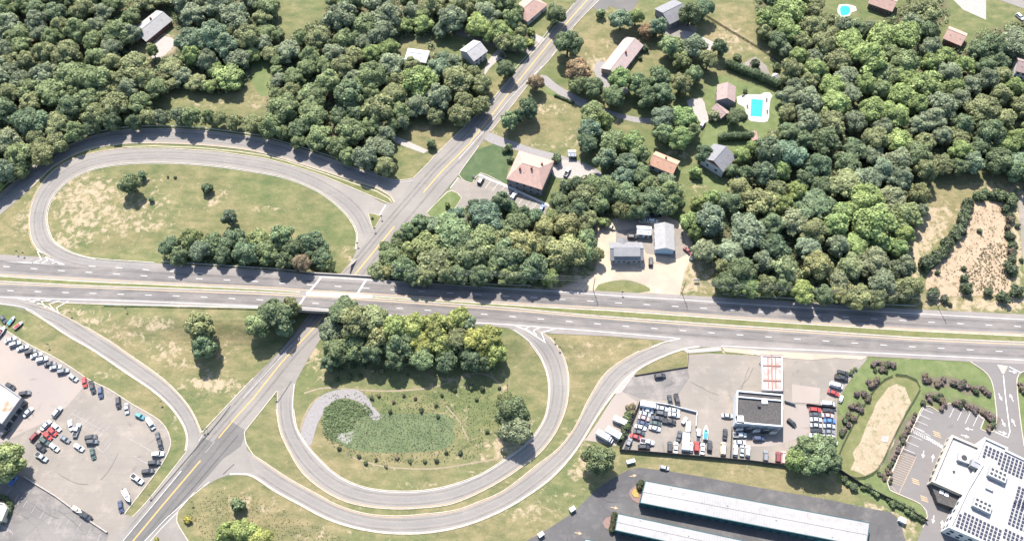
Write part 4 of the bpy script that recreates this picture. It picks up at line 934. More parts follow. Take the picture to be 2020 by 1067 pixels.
# self storage rows
def metal_roof():
    m, t, b = new_mat('ribbed metal roof')
    tc = N(t, 'ShaderNodeTexCoord'); mp = N(t, 'ShaderNodeMapping'); mp.inputs['Rotation'].default_value = (0, 0, STA)
    g = N(t, 'ShaderNodeNewGeometry'); t.links.new(g.outputs['Position'], mp.inputs[0])
    w = N(t, 'ShaderNodeTexWave', wave_type='BANDS', bands_direction='X'); w.inputs['Scale'].default_value = .32; t.links.new(mp.outputs[0], w.inputs[0])
    c = mixc(t, mul(t, w.outputs['Fac'], .5), (.19, .183, .177), (.14, .135, .132))
    c = mixc(t, noise_fac(t, .06, .4, .65, 6), c, (.20, .19, .184)); c = mixc(t, mul(t, noise_fac(t, .5, .5, .75, 5), .6), c, (.135, .122, .113))
    t.links.new(c, b.inputs['Base Color']); b.inputs['Roughness'].default_value = .7; return m
_a, _b = Z(1273, 947.5, 3.6), Z(1716, 1030.5, 3.6); STA = -math.atan2(_b[1] - _a[1], _b[0] - _a[0])
M['metal_roof'] = metal_roof()
def storage(A, B, C_, D, label):
    root, Q, cx, cy = flat_block('storage_building', [A, B, C_, D], 4.4, WM['teal'], M['metal_roof'], label, 'storage building', .06, .2)
    a, b = Vector(Q[3]), Vector(Q[2]); n = int((b - a).length / 3.3)
    d = (b - a).normalized(); pn = Vector((d.y, -d.x))
    for i in range(min(n, 40)):
        p = a + d * (1.7 + i * 3.3) + pn * .05
        if topx(p.x + cx, p.y + cy)[1] > 1100 or topx(p.x + cx, p.y + cy)[0] > 2040: continue
        dd = MB().box((p.x, p.y, 1.4), (2.6, .12, 2.7), math.atan2(d.y, d.x)).build('roller_door', M['teal_door'], root)
        MB().box((p.x + pn.x * .1, p.y + pn.y * .1, .5), (.25, .08, .1), math.atan2(d.y, d.x)).build('handle', M['steel'], dd)
    for t_ in (.12, .38, .6, .85):
        p = Vector(Q[0]).lerp(Vector(Q[2]), t_); MB().tube([(p.x, p.y, 4.4), (p.x, p.y, 4.9)], .15, 6).build('roof_vent', M['steel'], root)
    a, b = Vector(Q[0]).lerp(Vector(Q[3]), .5), Vector(Q[1]).lerp(Vector(Q[2]), .5); q = pn * .12
    MB().prism([(a.x - q.x, a.y - q.y), (b.x - q.x, b.y - q.y), (b.x + q.x, b.y + q.y), (a.x + q.x, a.y + q.y)], 4.39, 4.52).build('ridge', M['metal_roof'], root)
M['teal_door'] = surf('teal roller door', (.03, .085, .09), .15, 1)
storage((1273, 947.5), (1716, 1030.5), (1709, 1078), (1262.5, 991), 'longest grey roofed self storage row below the grass strip')
storage((1219, 1012), (1600, 1094), (1592, 1128), (1213, 1045), 'grey roofed self storage row with a red brick island at its left end')
storage((1154, 1062), (1400, 1112), (1392, 1140), (1148, 1092), 'self storage row only just showing at the bottom edge')
# end islands
M['red_paving'] = surf('red paving', (.13, .085, .075), .12, 1.2); M['flowers'] = surf('yellow flower bed', (.20, .145, .04), .25, 2)
sheet('brick_island', [(1266,955),(1252,958),(1243,966),(1241,975),(1247,985),(1258,992),(1262,992),(1266,970)], M['red_paving'], .08, thick=.1)
tag(sheet('flower_bed', [(1258,962),(1250,965),(1246,973),(1251,980),(1260,981)], M['flowers'], .24, thick=.12, structure=False), 'patch of yellow flowers on the brick island left of the longest storage row', 'flower bed', kind='stuff')
sheet('brick_island', [(1207,1018),(1196,1020),(1189,1030),(1193,1040),(1204,1046)], M['red_paving'], .08, thick=.1)
# hotel
rf, Q, cx, cy = flat_block('hotel_wing', [(1876, 859), (1932, 883), (1925, 920), (1907, 965), (1896, 976), (1837, 950)], 4.6, WM['cream'], M['white_roof'], 'low white roofed hotel wing beside the striped parking bays', 'hotel wing', .9, .7)
for (u, v) in ((1898, 905),):
    x, y = rel(rf, u, v, 4.6); rz = -math.atan2(22, 54)
    o = MB().box((x, y, 5.5), (4.2, 3.4, 1.8), rz).build('rooftop_unit', M['steel'], rf); MB().tube([(x, y, 6.4), (x, y, 6.55)], 1.1, 14).build('fan', M['dark'], o)
bx_at(rf, 'roof_vent', 1881, 930, 4.6, (.6, .6, .6), M['dark'])
for i in range(7):
    u, v = 1874 - i * 5.6, 866 + i * 12.6; x, y = rel(rf, u, v, 4.6)
    MB().box((x - .1, y, 2.3), (.2, 1.6, 1.8), math.radians(-24)).build('window', M['glass'], rf)
lo = [rel(rf, *q, 3.0) for q in ((1835, 950), (1898, 978), (1884, 1002), (1850, 990))]
lr = MB().prism(lo, 0, 3.0).build('entrance_roof', M['dark_roof'], rf)
for u, v in ((1857, 970), (1867, 975)):
    x, y = rel(rf, u, v, 3.0); MB().box((x, y, 3.1), (1.5, 1.5, .3), -.4).build('skylight', M['white'], lr)
hb, Q, cx, cy = flat_block('hotel', [(1941, 863), (1986.5, 884), (1985, 889), (2060, 925), (2190, 990), (2120, 1140), (2000, 1095), (1871, 1040), (1907, 964), (1935, 917), (1922, 909.5)], 7.2, WM['white'], M['white_roof'], 'tall white hotel roof covered in dark solar panel arrays at the lower right corner', 'hotel', .7, .6)
ax = Vector(Z(1986.5, 884, 7.2)) - Vector(Z(1941, 863, 7.2)); ax.normalize(); ay = Vector((-ax.y, ax.x)); hz = math.atan2(ax.y, ax.x)
M['solar'] = surf('solar cell glass', (.022, .026, .04), .2, 2, rough=.3, spec=.5)
def solar(u0, v0, nx, ny, skip=()):
    x0, y0 = rel(hb, u0, v0, 7.2)
    par = MB()
    for i in range(nx):
        for j in range(ny):
            if (i, j) in skip: continue
            px, py = x0 + ax.x * i * 1.44 - ay.x * j * 1.42, y0 + ax.y * i * 1.44 - ay.y * j * 1.42
            par.box((px, py, 7.48), (.92, .84, .08), hz); par.box((px, py, 7.28), (.4, .6, .3), hz)
    par.build('solar_array', M['solar'], hb)
solar(1946, 881, 11, 5, {(i, 4) for i in range(5)} | {(i, 3) for i in range(4)} - {(0, 3)})
solar(1896, 1009, 11, 5, {(0, 0)} )
solar(2012, 955, 9, 7, {(0, 0), (1, 0)}); solar(2003, 985, 9, 8, {(0, 0)})

solar(1984, 1045, 9, 6, {(0, 3), (0, 4), (1, 4)})
for u, v in ((1964, 938), (1934, 998)):
    x, y = rel(hb, u, v, 7.2)
    o = MB().box((x, y, 8.2), (6.4, 4.0, 2.2), hz).build('rooftop_unit', M['steel'], hb)
    for i in range(4):
        for j in range(2):
            p = Vector((x, y)) + ax * (-2.3 + i * 1.5) + ay * (-.9 + j * 1.8)
            MB().tube([(p.x, p.y, 9.3), (p.x, p.y, 9.42)], .55, 10).build('fan', M['dark'], o)
bx_at(hb, 'stair_hatch', 1951, 961, 7.2, (2.6, 2.2, 1.0), M['white'], hz)
x, y = rel(hb, 1925, 915, 7.2); MB().box((x, y, 6.3), (3.4, 3.0, 2.4), hz).build('roof_step', WM['grey'], hb)
# windows along the hotel's lower wall
a, b = Vector(Z(1871, 1040, 7.2)), Vector(Z(2000, 1095, 7.2)); d = (b - a).normalized(); pn = Vector((d.y, -d.x))
for i in range(9):
    for k in range(2):
        p = a + d * (2.2 + i * 3.4) + pn * .06
        MB().box((p.x - hb.location.x, p.y - hb.location.y, 1.9 + k * 2.9), (1.3, .12, 1.5), math.atan2(d.y, d.x)).build('window', M['glass'], hb)
a, b = Vector(Z(1907, 964, 7.2)), Vector(Z(1871, 1040, 7.2)); d = (b - a).normalized(); pn = Vector((d.y, -d.x))
for i in range(5):
    for k in range(2):
        p = a + d * (2.5 + i * 3.4) + pn * .06
        MB().box((p.x - hb.location.x, p.y - hb.location.y, 1.9 + k * 2.9), (1.3, .12, 1.5), math.atan2(d.y, d.x)).build('window', M['glass'], hb)
# buildings cut by the left edge
M['stained_roof'] = surf('stained roof membrane', (.36, .31, .27), .1, .4, col2=(.20, .11, .07), s2=.16)
b1, Q, cx, cy = flat_block('showroom', [(-90, 700), (0, 754), (43, 784), (5, 836), (-60, 800), (-130, 770)], 5.5, WM['grey'], M['stained_roof'], 'car showroom with rust stained white flat roof cut by the left edge', 'showroom', .5)
a, b = Vector(Z(43, 784, 5.5)), Vector(Z(5, 836, 5.5)); d = (b - a).normalized(); pn = Vector((-d.y, d.x))
for i in range(4):
    p = a + d * (1.8 + i * 3.0) - pn * -.05
    MB().box((p.x - b1.location.x, p.y - b1.location.y, 1.8), (2.2, .3, 2.6), math.atan2(d.y, d.x)).build('window', M['glass'], b1)
b2, Q, cx, cy = flat_block('small_building', [(-60, 985), (8, 992), (14, 1002), (4, 1026), (-60, 1040)], 3.6, WM['cream'], M['white_roof'], 'low white roofed building ringed by a clipped hedge at the left edge', 'building', .3)

# ------------------------------------------------------------------ pools
def pool(name, px, label, deckpx, deck_smooth=True, smooth=False):
    dk = sheet('pool_deck', deckpx, M['pooldeck'], .07, smooth=deck_smooth, thick=.05)
    wp = [G(u, v) for u, v in (catmull(px, True, 3) if smooth else px)]
    cx = sum(p[0] for p in wp) / len(wp); cy = sum(p[1] for p in wp) / len(wp); Q = [(p[0] - cx, p[1] - cy) for p in wp]
    root = empty(name, (cx, cy, .12), 0, label, 'pool')
    MB().prism(Q, .0, .12).build('pool_basin', M['pool_wall'], root)
    MB().prism([(p[0] * .965, p[1] * .975) for p in Q], .121, .14).build('water', M['pool_water'], root)
    return root
M['pooldeck'] = surf('pale pool deck', (.27, .248, .23), .06, .5); M['pool_wall'] = surf('pool coping', (.10, .30, .40), .1, 1)
def water():
    m, t, b = new_mat('pool water'); c = mixc(t, noise_fac(t, .9, .35, .65, 3), (.01, .20, .29), (.02, .26, .34))
    t.links.new(c, b.inputs['Base Color']); b.inputs['Roughness'].default_value = .08; b.inputs['Specular IOR Level'].default_value = .5; return m
M['pool_water'] = water()
pool('swimming_pool', [(1482, 196), (1505, 198), (1503, 231), (1480, 229.5)], 'bright turquoise rectangular swimming pool on a pale deck', [(1453,192),(1468,187),(1500,187),(1508,183),(1518,183),(1524,190),(1520,196),(1517,218),(1514,240),(1480,239),(1474,232),(1468,212),(1455,205)])
pool('swimming_pool', [(1657, 17), (1662, 13), (1672, 13), (1677, 18), (1676, 26), (1668, 31), (1659, 30)], 'small rounded turquoise pool on the lawn at the top right', [(1655,10),(1670,9),(1688,14),(1690,22),(1680,25),(1676,32),(1660,36),(1652,26)], True, True)
def lounger():
    root = empty('pool_lounger', (0, 0, 0))
    MB().box((-.3, 0, .35), (1.2, .6, .1)).build('seat', M['dark'], root)
    MB().add([(.3, -.3, .3), (.3, .3, .3), (.85, .3, .75), (.85, -.3, .75), (.3, -.3, .4), (.3, .3, .4), (.8, .3, .85), (.8, -.3, .85)], [(0, 1, 2, 3), (7, 6, 5, 4), (0, 3, 7, 4), (1, 5, 6, 2), (3, 2, 6, 7), (0, 4, 5, 1)]).build('backrest', M['dark'], root)
    for sx in (-.75, .25):
        for sy in (-.25, .25): MB().box((sx, sy, .15), (.06, .06, .32)).build('leg', M['steel'], root)
    return root
def copy_tree(o, parent=None):
    c = o.copy(); COL.objects.link(c); c.parent = parent
    for ch in list(o.children): copy_tree(ch, c)
    return c
lg = lounger()
for i, (u, v, a, lab) in enumerate(((1466, 190, 30, 'dark pool lounger at the upper left corner of the pool deck'), (1512, 199, 80, 'dark pool lounger beside the upper right side of the rectangular pool'), (1513, 222, 85, 'dark pool lounger beside the lower right side of the rectangular pool'), (1474, 212, 95, 'dark pool lounger beside the left side of the rectangular pool'))):
    o = lg if i == 0 else copy_tree(lg)
    x, y = G(u, v); o.location = (x, y, .12); o.rotation_euler.z = math.radians(a); tag(o, lab, 'lounger', 'loungers on the pool deck')

# ------------------------------------------------------------------ rails, fences, poles, signs
def run(px, hf, step):
    pts = densify([hit(u, v, hf)[:2] for u, v in catmull(px, False, 12)], False, 1.5)
    out = [pts[0]]; acc = 0
    for a, b in zip(pts, pts[1:]):
        acc += math.hypot(b[0] - a[0], b[1] - a[1])
        if acc >= step: out.append(b); acc = 0
    return out
def guardrail(px, label, hf=h_g, step=3.8):
    P = run(px, hf, step); o = P[len(P) // 2]; root = empty('guardrail', (o[0], o[1], 0), 0, label, 'guardrail', 'guardrails along the carriageways')
    mb = MB(); z = [float(hf(*p)) for p in P]
    for i in range(len(P) - 1):
        a, b = Vector(P[i]), Vector(P[i + 1]); d = (b - a).normalized(); n = Vector((-d.y, d.x)) * .10
        for za, zb in ((.5, .84),):
            q = [(a - n, z[i]), (b - n, z[i + 1]), (b + n, z[i + 1]), (a + n, z[i])]
            v = [(p.x - o[0], p.y - o[1], h + za) for p, h in q] + [(p.x - o[0], p.y - o[1], h + zb) for p, h in q]
            mb.add(v, [(3, 2, 1, 0), (4, 5, 6, 7), (0, 1, 5, 4), (1, 2, 6, 5), (2, 3, 7, 6), (3, 0, 4, 7)])
    mb.build('rail', M['steel'], root)
    pm = MB().box((0, 0, .35), (.16, .16, .9)).mesh('post')
    for p, h in zip(P[:100], z): link('post', pm, M['wood'], root, (p[0] - o[0], p[1] - o[1], h))
guardrail([(-30, 400), (26, 355), (82, 311), (134, 283), (186, 264), (236, 254), (304, 250), (388, 253), (472, 263), (520, 270)], 'curving steel guardrail round the outside of the upper left ramp')
guardrail([(524, 271), (567, 284), (635, 304), (702, 328), (745, 345)], 'steel guardrail running down from the ramp bend towards the avenue')
guardrail([(1425, 581), (1500, 586), (1600, 592), (1700, 599), (1812, 605)], 'steel guardrail between the highway and the big right hand wood', h_hw)
guardrail([(735, 546.5), (830, 553), (930, 560), (1060, 565)], 'steel guardrail right of the bridge below the tree cluster', h_hw)
guardrail([(320, 517), (450, 525.5), (560, 533), (625, 541)], 'steel guardrail left of the bridge below the tree row', h_hw)
guardrail([(205, 602), (300, 604), (400, 606.5), (500, 609), (580, 612)], 'steel guardrail on the lower side of the highway left of the bridge', h_hw)
def link_mat():
    m, t, b = new_mat('chain link'); b.inputs['Base Color'].default_value = (.06, .06, .06, 1); b.inputs['Alpha'].default_value = .45; return m
M['chain'] = link_mat(); M['slat'] = surf('dark slatted fence', (.06, .05, .045), .25, 1)
def fence(px, label, h=1.8, mat=None, smooth=False, step=3.0, cat='fence', name='fence', post=.05, thick=.05, pmat=None):
    q = catmull(px, False, 12) if smooth else px
    pts = densify([G(u, v) for u, v in q], False, step)
    if smooth:
        pts = run(px, h_g, step)
    o = pts[len(pts) // 2]; root = empty(name, (o[0], o[1], 0), 0, label, cat)
    mb = MB()
    for a, b in zip(pts, pts[1:]):
        a, b = Vector(a), Vector(b); d = (b - a); L_ = d.length; c = (a + b) / 2
        mb.box((c.x - o[0], c.y - o[1], h / 2), (L_, thick, h), math.atan2(d.y, d.x))
    mb.build('panel', mat or M['chain'], root)
    pm = MB().tube([(0, 0, -.1), (0, 0, h + .12)], post, 6).mesh('post')
    for p in pts[:100]: link('post', pm, pmat or M['dark'], root, (p[0] - o[0], p[1] - o[1], 0))
    return root
fence([(1222, 888), (1310, 895), (1400, 903), (1480, 910), (1560, 920)], 'dark slatted fence along the bottom of the repair yard', 2.0, M['slat'])
fence([(1262, 791), (1243, 838), (1222, 884)], 'dark slatted fence on the left side of the repair yard, beside shrubs', 2.0, M['slat'])
fence([(1268, 792), (1320, 800), (1374, 814), (1372, 842)], 'white topped barrier wall round the packed cars of the repair yard', 1.4, M['white'], thick=.2)
fence([(1443, 844), (1440, 902)], 'short wire fence left of the cars packed below the repair shop', 1.8)
fence([(1547, 792), (1568, 799)], 'short white fence joined to the right corner of the repair shop', 1.6, M['white'])
fence([(1590, 799), (1648, 806)], 'dark fence above the packed rows of cars', 1.8, M['slat'])
fence([(1650, 925), (1700, 958), (1760, 988), (1800, 1012), (1827, 1028)], 'long dark slatted fence between storage yard and hotel lawn', 2.2, M['slat'])
fence([(1766, 739), (1786, 741), (1806, 750), (1814, 766), (1781, 824), (1758, 870), (1736, 916), (1715, 938), (1692, 944), (1668, 937), (1652, 929), (1653, 900), (1664, 872), (1690, 822), (1722, 770), (1748, 745), (1766, 739)], 'black wire fence looping round the bare hotel drainage basin', 1.3, M['chain'], True, cat='fence')
fence([(1252, 741), (1356, 724), (1358, 695)], 'low timber fence round the triangular grass plot of the yard', .8, M['wood'])
fence([(1372, 20), (1440, 62), (1500, 98), (1556, 138)], 'thin wire fence crossing the open lawn above the hedge', 1.2)
fence([(48, 940), (110, 978), (170, 1022), (212, 1050)], 'low stained concrete wall between the two left hand parking lots', .7, M['concrete'], thick=.5, cat='wall', name='low_wall')
fence([(1002, 750), (1000, 770), (985, 790)], 'thin wire fence beside the worn path inside the loop', 1.1)
def pole(u, v, h, label, hf=h_g, arm=2.4):
    x, y, z = hit(u, v, hf); root = empty('utility_pole', (x, y, z), math.atan2(HD.y, HD.x), label, 'utility pole', 'utility poles along the highway')
    MB().tube([(0, 0, -.3), (0, 0, h)], [.17, .11], 8).build('pole', M['wood'], root)
    MB().box((0, 0, h - .7), (.12, arm, .14)).build('crossarm', M['wood'], root)
    for s in (-1, 0, 1): MB().tube([(0, s * arm * .42, h - .63), (0, s * arm * .42, h - .35)], .06, 6).build('insulator', M['white'], root)
    return Vector((x, y, z + h - .35))
PL = []
for u, v, w in ((780, 549, 'by the trees right of the bridge'), (1000, 561, 'at the trees left of the short driveway'), (1170, 571, 'left of the sandy yard entrance'), (1345, 578, 'beside the small lawn right of the sandy yard'), (1507, 584, 'standing in front of the big right hand wood'), (1680, 594, 'near the right end of the tree shadows'), (1850, 606, 'in front of the dry shrubby basin')):
    PL.append(pole(u, v, 10.0, 'wooden utility pole with crossarm ' + w, h_hw))
wires = MB()
for a, b in zip(PL, PL[1:]):
    for s in (-1, 0, 1):
        o = HN * s * 1.0; pts = []
        for i in range(13):
            t_ = i / 12; p = a.lerp(b, t_); p.z -= 1.1 * 4 * t_ * (1 - t_); pts.append((p.x + o.x, p.y + o.y, p.z))
        wires.tube(pts, .035, 4)
M['wire'] = surf('aluminium wire', (.2, .2, .2), .1, 1)
tag(wires.build('overhead_wires', M['wire']), 'thin overhead wires strung between the roadside poles', 'wires')
def sign(u, v, label, w=.9, h=.9, mat=None, hf=h_g, rz=0, name='road_sign', cat='road sign', ph=2.6, group='small road signs'):
    x, y, z = hit(u, v, hf); root = empty(name, (x, y, z), rz, label, cat, group)
    MB().tube([(0, 0, -.2), (0, 0, ph)], .05, 6).build('post', M['steel'], root)
    MB().box((0, -.07, ph - h / 2), (w, .05, h)).build('panel', mat or M['sign_dark'], root)
M['sign_dark'] = surf('back of a road sign', (.05, .05, .05), .2, 2); M['sign_green'] = surf('green sign face', (.02, .10, .05), .1, 2)
for u, v, l in ((37, 500, 'dark sign on the left verge above the upper striped gore'), (49, 503, 'second dark sign on the left verge, nearer the gore'), (142, 620, 'lone dark sign at the tip of the lower striped gore'), (251, 612, 'sign on the verge below the highway left of the bridge'),
                (753, 431, 'sign at the small triangular traffic island edge'), (740, 455, 'sign below the small triangular traffic island'), (706, 484, 'sign at the inner bend where the ramp meets the avenue'), (1094, 672, 'sign at the lower right gore tip of the loop'), (1103, 688, 'second sign on grass right of the loop ramp'),
                (410, 848, 'sign at the wedge where ramp and avenue join'), (404, 850, 'second sign at the wedge where ramp and avenue join'), (381, 992, 'sign on grass right of the avenue near the bottom'), (298, 978, 'sign on the grass verge left of the avenue near the bottom'), (320, 795, 'small marker beside the kerb of the lower left ramp'), (1227, 580, 'sign post below the strip of grass before the sandy yard'),
                (545, 785, 'small sign at the tip of the narrow grass triangle'), (98, 683, 'small dark marker on the grass left of the ramp')):
    sign(u, v, l)
sign(1373, 555, 'white and black board on the lawn right of the sandy yard', 2.4, 1.4, M['white'], ph=2.2, name='yard_sign', cat='sign')
sign(934, 350, 'small white sign on dark lawn before the office car park', 1.8, 1.1, M['white'], ph=1.6, name='yard_sign', cat='sign', rz=math.radians(-20))
def lamp_post(u, v, label):
    x, y = G(u, v); root = empty('street_lamp', (x, y, 0), 0, label, 'street lamp', 'street lamps of the car parks')
    MB().tube([(0, 0, -.1), (0, 0, 7.2)], [.12, .08], 8).build('pole', M['steel'], root); MB().box((.7, 0, 7.2), (1.5, .1, .1)).build('arm', M['steel'], root); MB().box((1.5, 0, 7.15), (.7, .35, .14)).build('lamp_head', M['dark'], root)

# ------------------------------------------------------------------ vehicles (one of each kind is modelled, the rest are copies)
def loft(sections, cap=True):
    mb = MB(); n = len(sections[0]); vs = [p for s in sections for p in s]; fs = []
    for i in range(len(sections) - 1):
        for k in range(n): fs.append((i * n + k, i * n + (k + 1) % n, (i + 1) * n + (k + 1) % n, (i + 1) * n + k))
    fs += [tuple(range(n - 1, -1, -1)), tuple((len(sections) - 1) * n + k for k in range(n))]
    return mb.add(vs, fs)
def sect(x, w, z0, z1):
    c = .16
    return [(x, -w + c * .4, z0), (x, w - c * .4, z0), (x, w, z0 + c), (x, w, z1 - c), (x, w - c, z1), (x, -w + c, z1), (x, -w, z1 - c), (x, -w, z0 + c)]
def smooth(o, lv=1):
    return o
def cabin(stations):
    """stations: (x, half width, z top); glass sides leaning in"""
    mb = MB()
    return mb
def car_proto(kind):
    root = empty(kind, (0, 0, 0)); P = M['car_paint']
    if kind == 'sedan': L_, W, hz, cab, top = 4.7, .9, .95, [(-1.55, -.95), (.55, 1.25)], 1.43
    elif kind == 'hatchback': L_, W, hz, cab, top = 4.1, .86, .98, [(-1.85, -1.55), (.45, 1.1)], 1.5
    elif kind == 'suv': L_, W, hz, cab, top = 4.8, .96, 1.12, [(-2.15, -1.9), (.6, 1.2)], 1.78
    elif kind == 'van': L_, W, hz, cab, top = 5.4, 1.0, 1.2, [(-2.55, -2.5), (1.35, 2.1)], 2.2
    elif kind == 'pickup': L_, W, hz, cab, top = 5.6, .98, 1.1, [(-.75, -.6), (1.0, 1.55)], 1.85
    h = L_ / 2
    body = loft([sect(-h, W * .84, .42, hz * .86), sect(-h + .18, W * .95, .3, hz), sect(-h * .5, W, .26, hz), sect(h * .35, W, .26, hz), sect(h - .55, W * .96, .28, hz * .9), sect(h - .08, W * .86, .36, hz * .74), sect(h, W * .78, .42, hz * .66)])
    o = body.build('body', P, root)
    (rb, rt), (ft, fb) = cab          # rear base, rear top, front top, front base
    wb, wt = W * .93, W * .72
    # roof and pillars in body colour, glazing as its own part
    g = MB(); zt = top
    vb = [(rb, -wb, hz - .03), (fb, -wb, hz - .03), (fb, wb, hz - .03), (rb, wb, hz - .03)]; vt = [(rt, -wt, zt - .05), (ft, -wt, zt - .05), (ft, wt, zt - .05), (rt, wt, zt - .05)]
    g.add(vb + vt, [(0, 1, 5, 4), (1, 2, 6, 5), (2, 3, 7, 6), (3, 0, 4, 7), (4, 5, 6, 7)]); g.build('window', M['glass'], root)
    r = MB(); e = .04
    r.add([(rt - e, -wt - e, zt - .08), (ft + e, -wt - e, zt - .08), (ft + e, wt + e, zt - .08), (rt - e, wt + e, zt - .08), (rt + .1, -wt + .08, zt), (ft - .12, -wt + .08, zt), (ft - .12, wt - .08, zt), (rt + .1, wt - .08, zt)],
          [(0, 1, 5, 4), (1, 2, 6, 5), (2, 3, 7, 6), (3, 0, 4, 7), (4, 5, 6, 7), (3, 2, 1, 0)])
    for s in (-1, 1):   # pillars
        for xb, xt in ((rb, rt), (fb, ft), ((rb + fb) / 2, (rt + ft) / 2)):
            r.tube([(xb, s * (wb + .01), hz - .02), (xt, s * (wt + .01), zt - .05)], .05, 4)
    if kind == 'van':   # panel sides
        for s in (-1, 1): r.add([(rb, s * (wb + .03), hz), (ft - .6, s * (wb + .03), hz), (ft - .6, s * (wt + .05), zt - .06), (rt, s * (wt + .05), zt - .06)], [(0, 1, 2, 3)])
    r.build('roof', P, root)
    if kind == 'pickup':
        MB().box((-1.75, 0, hz + .012), (1.85, 1.5, .02)).build('load_bed', M['dark'], root)
        b = MB(); b.box((-1.75, .86, hz + .08), (2.05, .12, .16)); b.box((-1.75, -.86, hz + .08), (2.05, .12, .16)); b.box((-2.74, 0, hz + .08), (.1, 1.6, .16)); b.build('bed_rail', P, root)
    wm = MB().tube([(0, -.11, 0), (0, .11, 0)], .33, 14).mesh('wheel')
    rm = MB().tube([(0, -.125, 0), (0, .125, 0)], .19, 10).mesh('rim')
    for x in (-h * .6, h * .62):
        for s in (-1, 1):
            w = link('wheel', wm, M['black'], root, (x, s * (W - .1), .33)); link('rim', rm, M['steel'], w)
    for s in (-1, 1):
        MB().box((h - .04, s * W * .58, hz * .62), (.14, .34, .14)).build('headlight', M['white'], root)
        MB().box((-h + .02, s * W * .62, hz * .72), (.1, .3, .14)).build('tail_light', CR, root)
        MB().box((fb - .25, s * (W + .08), hz + .05), (.14, .2, .13)).build('wing_mirror', P, root)
    return root
def truck_proto():
    root = empty('box_truck', (0, 0, 0)); P = M['car_paint']
    loft([sect(1.9, 1.0, .5, 2.2), sect(2.6, 1.0, .45, 2.15), sect(3.1, .95, .45, 1.35), sect(3.5, .9, .5, 1.2)]).build('cab', P, root)
    MB().add([(2.62, -.85, 2.05), (2.62, .85, 2.05), (3.08, .8, 1.42), (3.08, -.8, 1.42)], [(0, 3, 2, 1)]).build('windscreen', M['glass'], root).location.x = .03
    MB().box((-.9, 0, 1.75), (5.4, 2.3, 2.3)).build('cargo_box', M['white'], root, bevel=.05)
    MB().box((-.3, 0, .5), (6.2, .9, .25)).build('chassis', M['dark'], root)
    wm = MB().tube([(0, -.14, 0), (0, .14, 0)], .42, 14).mesh('wheel')
    for x in (-2.3, 2.5):
        for s in (-1, 1): link('wheel', wm, M['black'], root, (x, s * .95, .42))
    return root
def trailer_proto():
    root = empty('trailer', (0, 0, 0))
    MB().box((0, 0, 1.45), (5.6, 2.3, 2.0)).build('body', M['white'], root, bevel=.15)
    MB().box((-1.2, 0, 2.5), (.8, .8, .2)).build('roof_hatch', M['steel'], root)
    MB().box((3.3, 0, .5), (1.4, .12, .12)).build('drawbar', M['dark'], root)
    for s in (-1, 1):
        MB().box((.6, s * 1.16, 1.6), (1.2, .05, .6)).build('window', M['glass'], root)
        MB().tube([(-.4, s * 1.05 - .12, .36), (-.4, s * 1.05 + .12, .36)], .36, 12).build('wheel', M['black'], root)
    return root
def boat_proto():
    root = empty('boat', (0, 0, 0))
    def bs(x, w, zk, zt): return [(x, 0, zk), (x, w * .8, zk + .35), (x, w, zt), (x, w - .12, zt + .02), (x, -w + .12, zt + .02), (x, -w, zt), (x, -w * .8, zk + .35)]
    loft([bs(-2.9, .95, .5, 1.3), bs(-1, 1.05, .45, 1.32), bs(1, .95, .48, 1.4), bs(2.3, .5, .65, 1.5), bs(3.0, .08, 1.0, 1.58)]).build('hull', M['white'], root)
    loft([sect(-2.7, .75, 1.25, 1.5), sect(-.6, .85, 1.25, 1.75), sect(1.0, .6, 1.3, 1.7)]).build('cover', M['car_paint'], root)
    MB().add([(.9, -.6, 1.6), (.9, .6, 1.6), (.5, .55, 2.05), (.5, -.55, 2.05)], [(0, 1, 2, 3)]).build('windscreen', M['glass'], root)
    MB().box((0, 0, .42), (5.4, .8, .12)).build('trailer_frame', M['steel'], root)
    for s in (-1, 1): MB().tube([(-.8, s * .95 - .1, .3), (-.8, s * .95 + .1, .3)], .3, 10).build('wheel', M['black'], root)
    MB().box((-3.05, 0, 1.2), (.35, .4, .9)).build('outboard_motor', M['dark'], root)
    return root
PROTO = {k: car_proto(k) for k in ('sedan', 'hatchback', 'suv', 'van', 'pickup')}
PROTO['box_truck'] = truck_proto(); PROTO['trailer'] = trailer_proto(); PROTO['boat'] = boat_proto()
USED = set()
CC = {'white': (.42, .42, .42), 'silver': (.24, .245, .25), 'grey': (.11, .115, .12), 'black': (.014, .014, .016), 'dark grey': (.04, .042, .045), 'dark blue': (.025, .035, .07), 'blue': (.04, .11, .30), 'red': (.28, .025, .02),
      'dark red': (.12, .02, .02), 'pink': (.36, .21, .19), 'teal': (.04, .17, .20), 'beige': (.30, .24, .16), 'dark green': (.03, .05, .04), 'cream': (.42, .36, .24)}
CATS = {'sedan': 'car', 'hatchback': 'car', 'suv': 'car', 'van': 'van', 'pickup': 'pickup truck', 'box_truck': 'truck', 'trailer': 'trailer', 'boat': 'boat'}
def car(u, v, ang, kind, colour, label, group, s=1.0):
    x, y = Z(u, v, 1.0 if kind not in ('box_truck', 'trailer') else 1.6)
    # heading given as seen in the photo; turn it into a heading on the ground
    x2, y2 = Z(u + 8 * math.cos(math.radians(ang)), v - 8 * math.sin(math.radians(ang)), 1.0 if kind not in ('box_truck', 'trailer') else 1.6)
    p = PROTO[kind]; o = p if kind not in USED else copy_tree(p); USED.add(kind)
    o.location = (x, y, .10); o.rotation_euler = (0, 0, math.atan2(y2 - y, x2 - x)); o.scale = (s, s, s)
    tag(o, label, CATS[kind], group)
    for c in [o] + list(o.children): c.color = (*CC[colour], 1)
KN = {'sedan': 'saloon car', 'hatchback': 'small hatchback', 'suv': 'estate car', 'van': 'van', 'pickup': 'pickup truck', 'box_truck': 'box truck', 'trailer': 'trailer', 'boat': 'boat'}
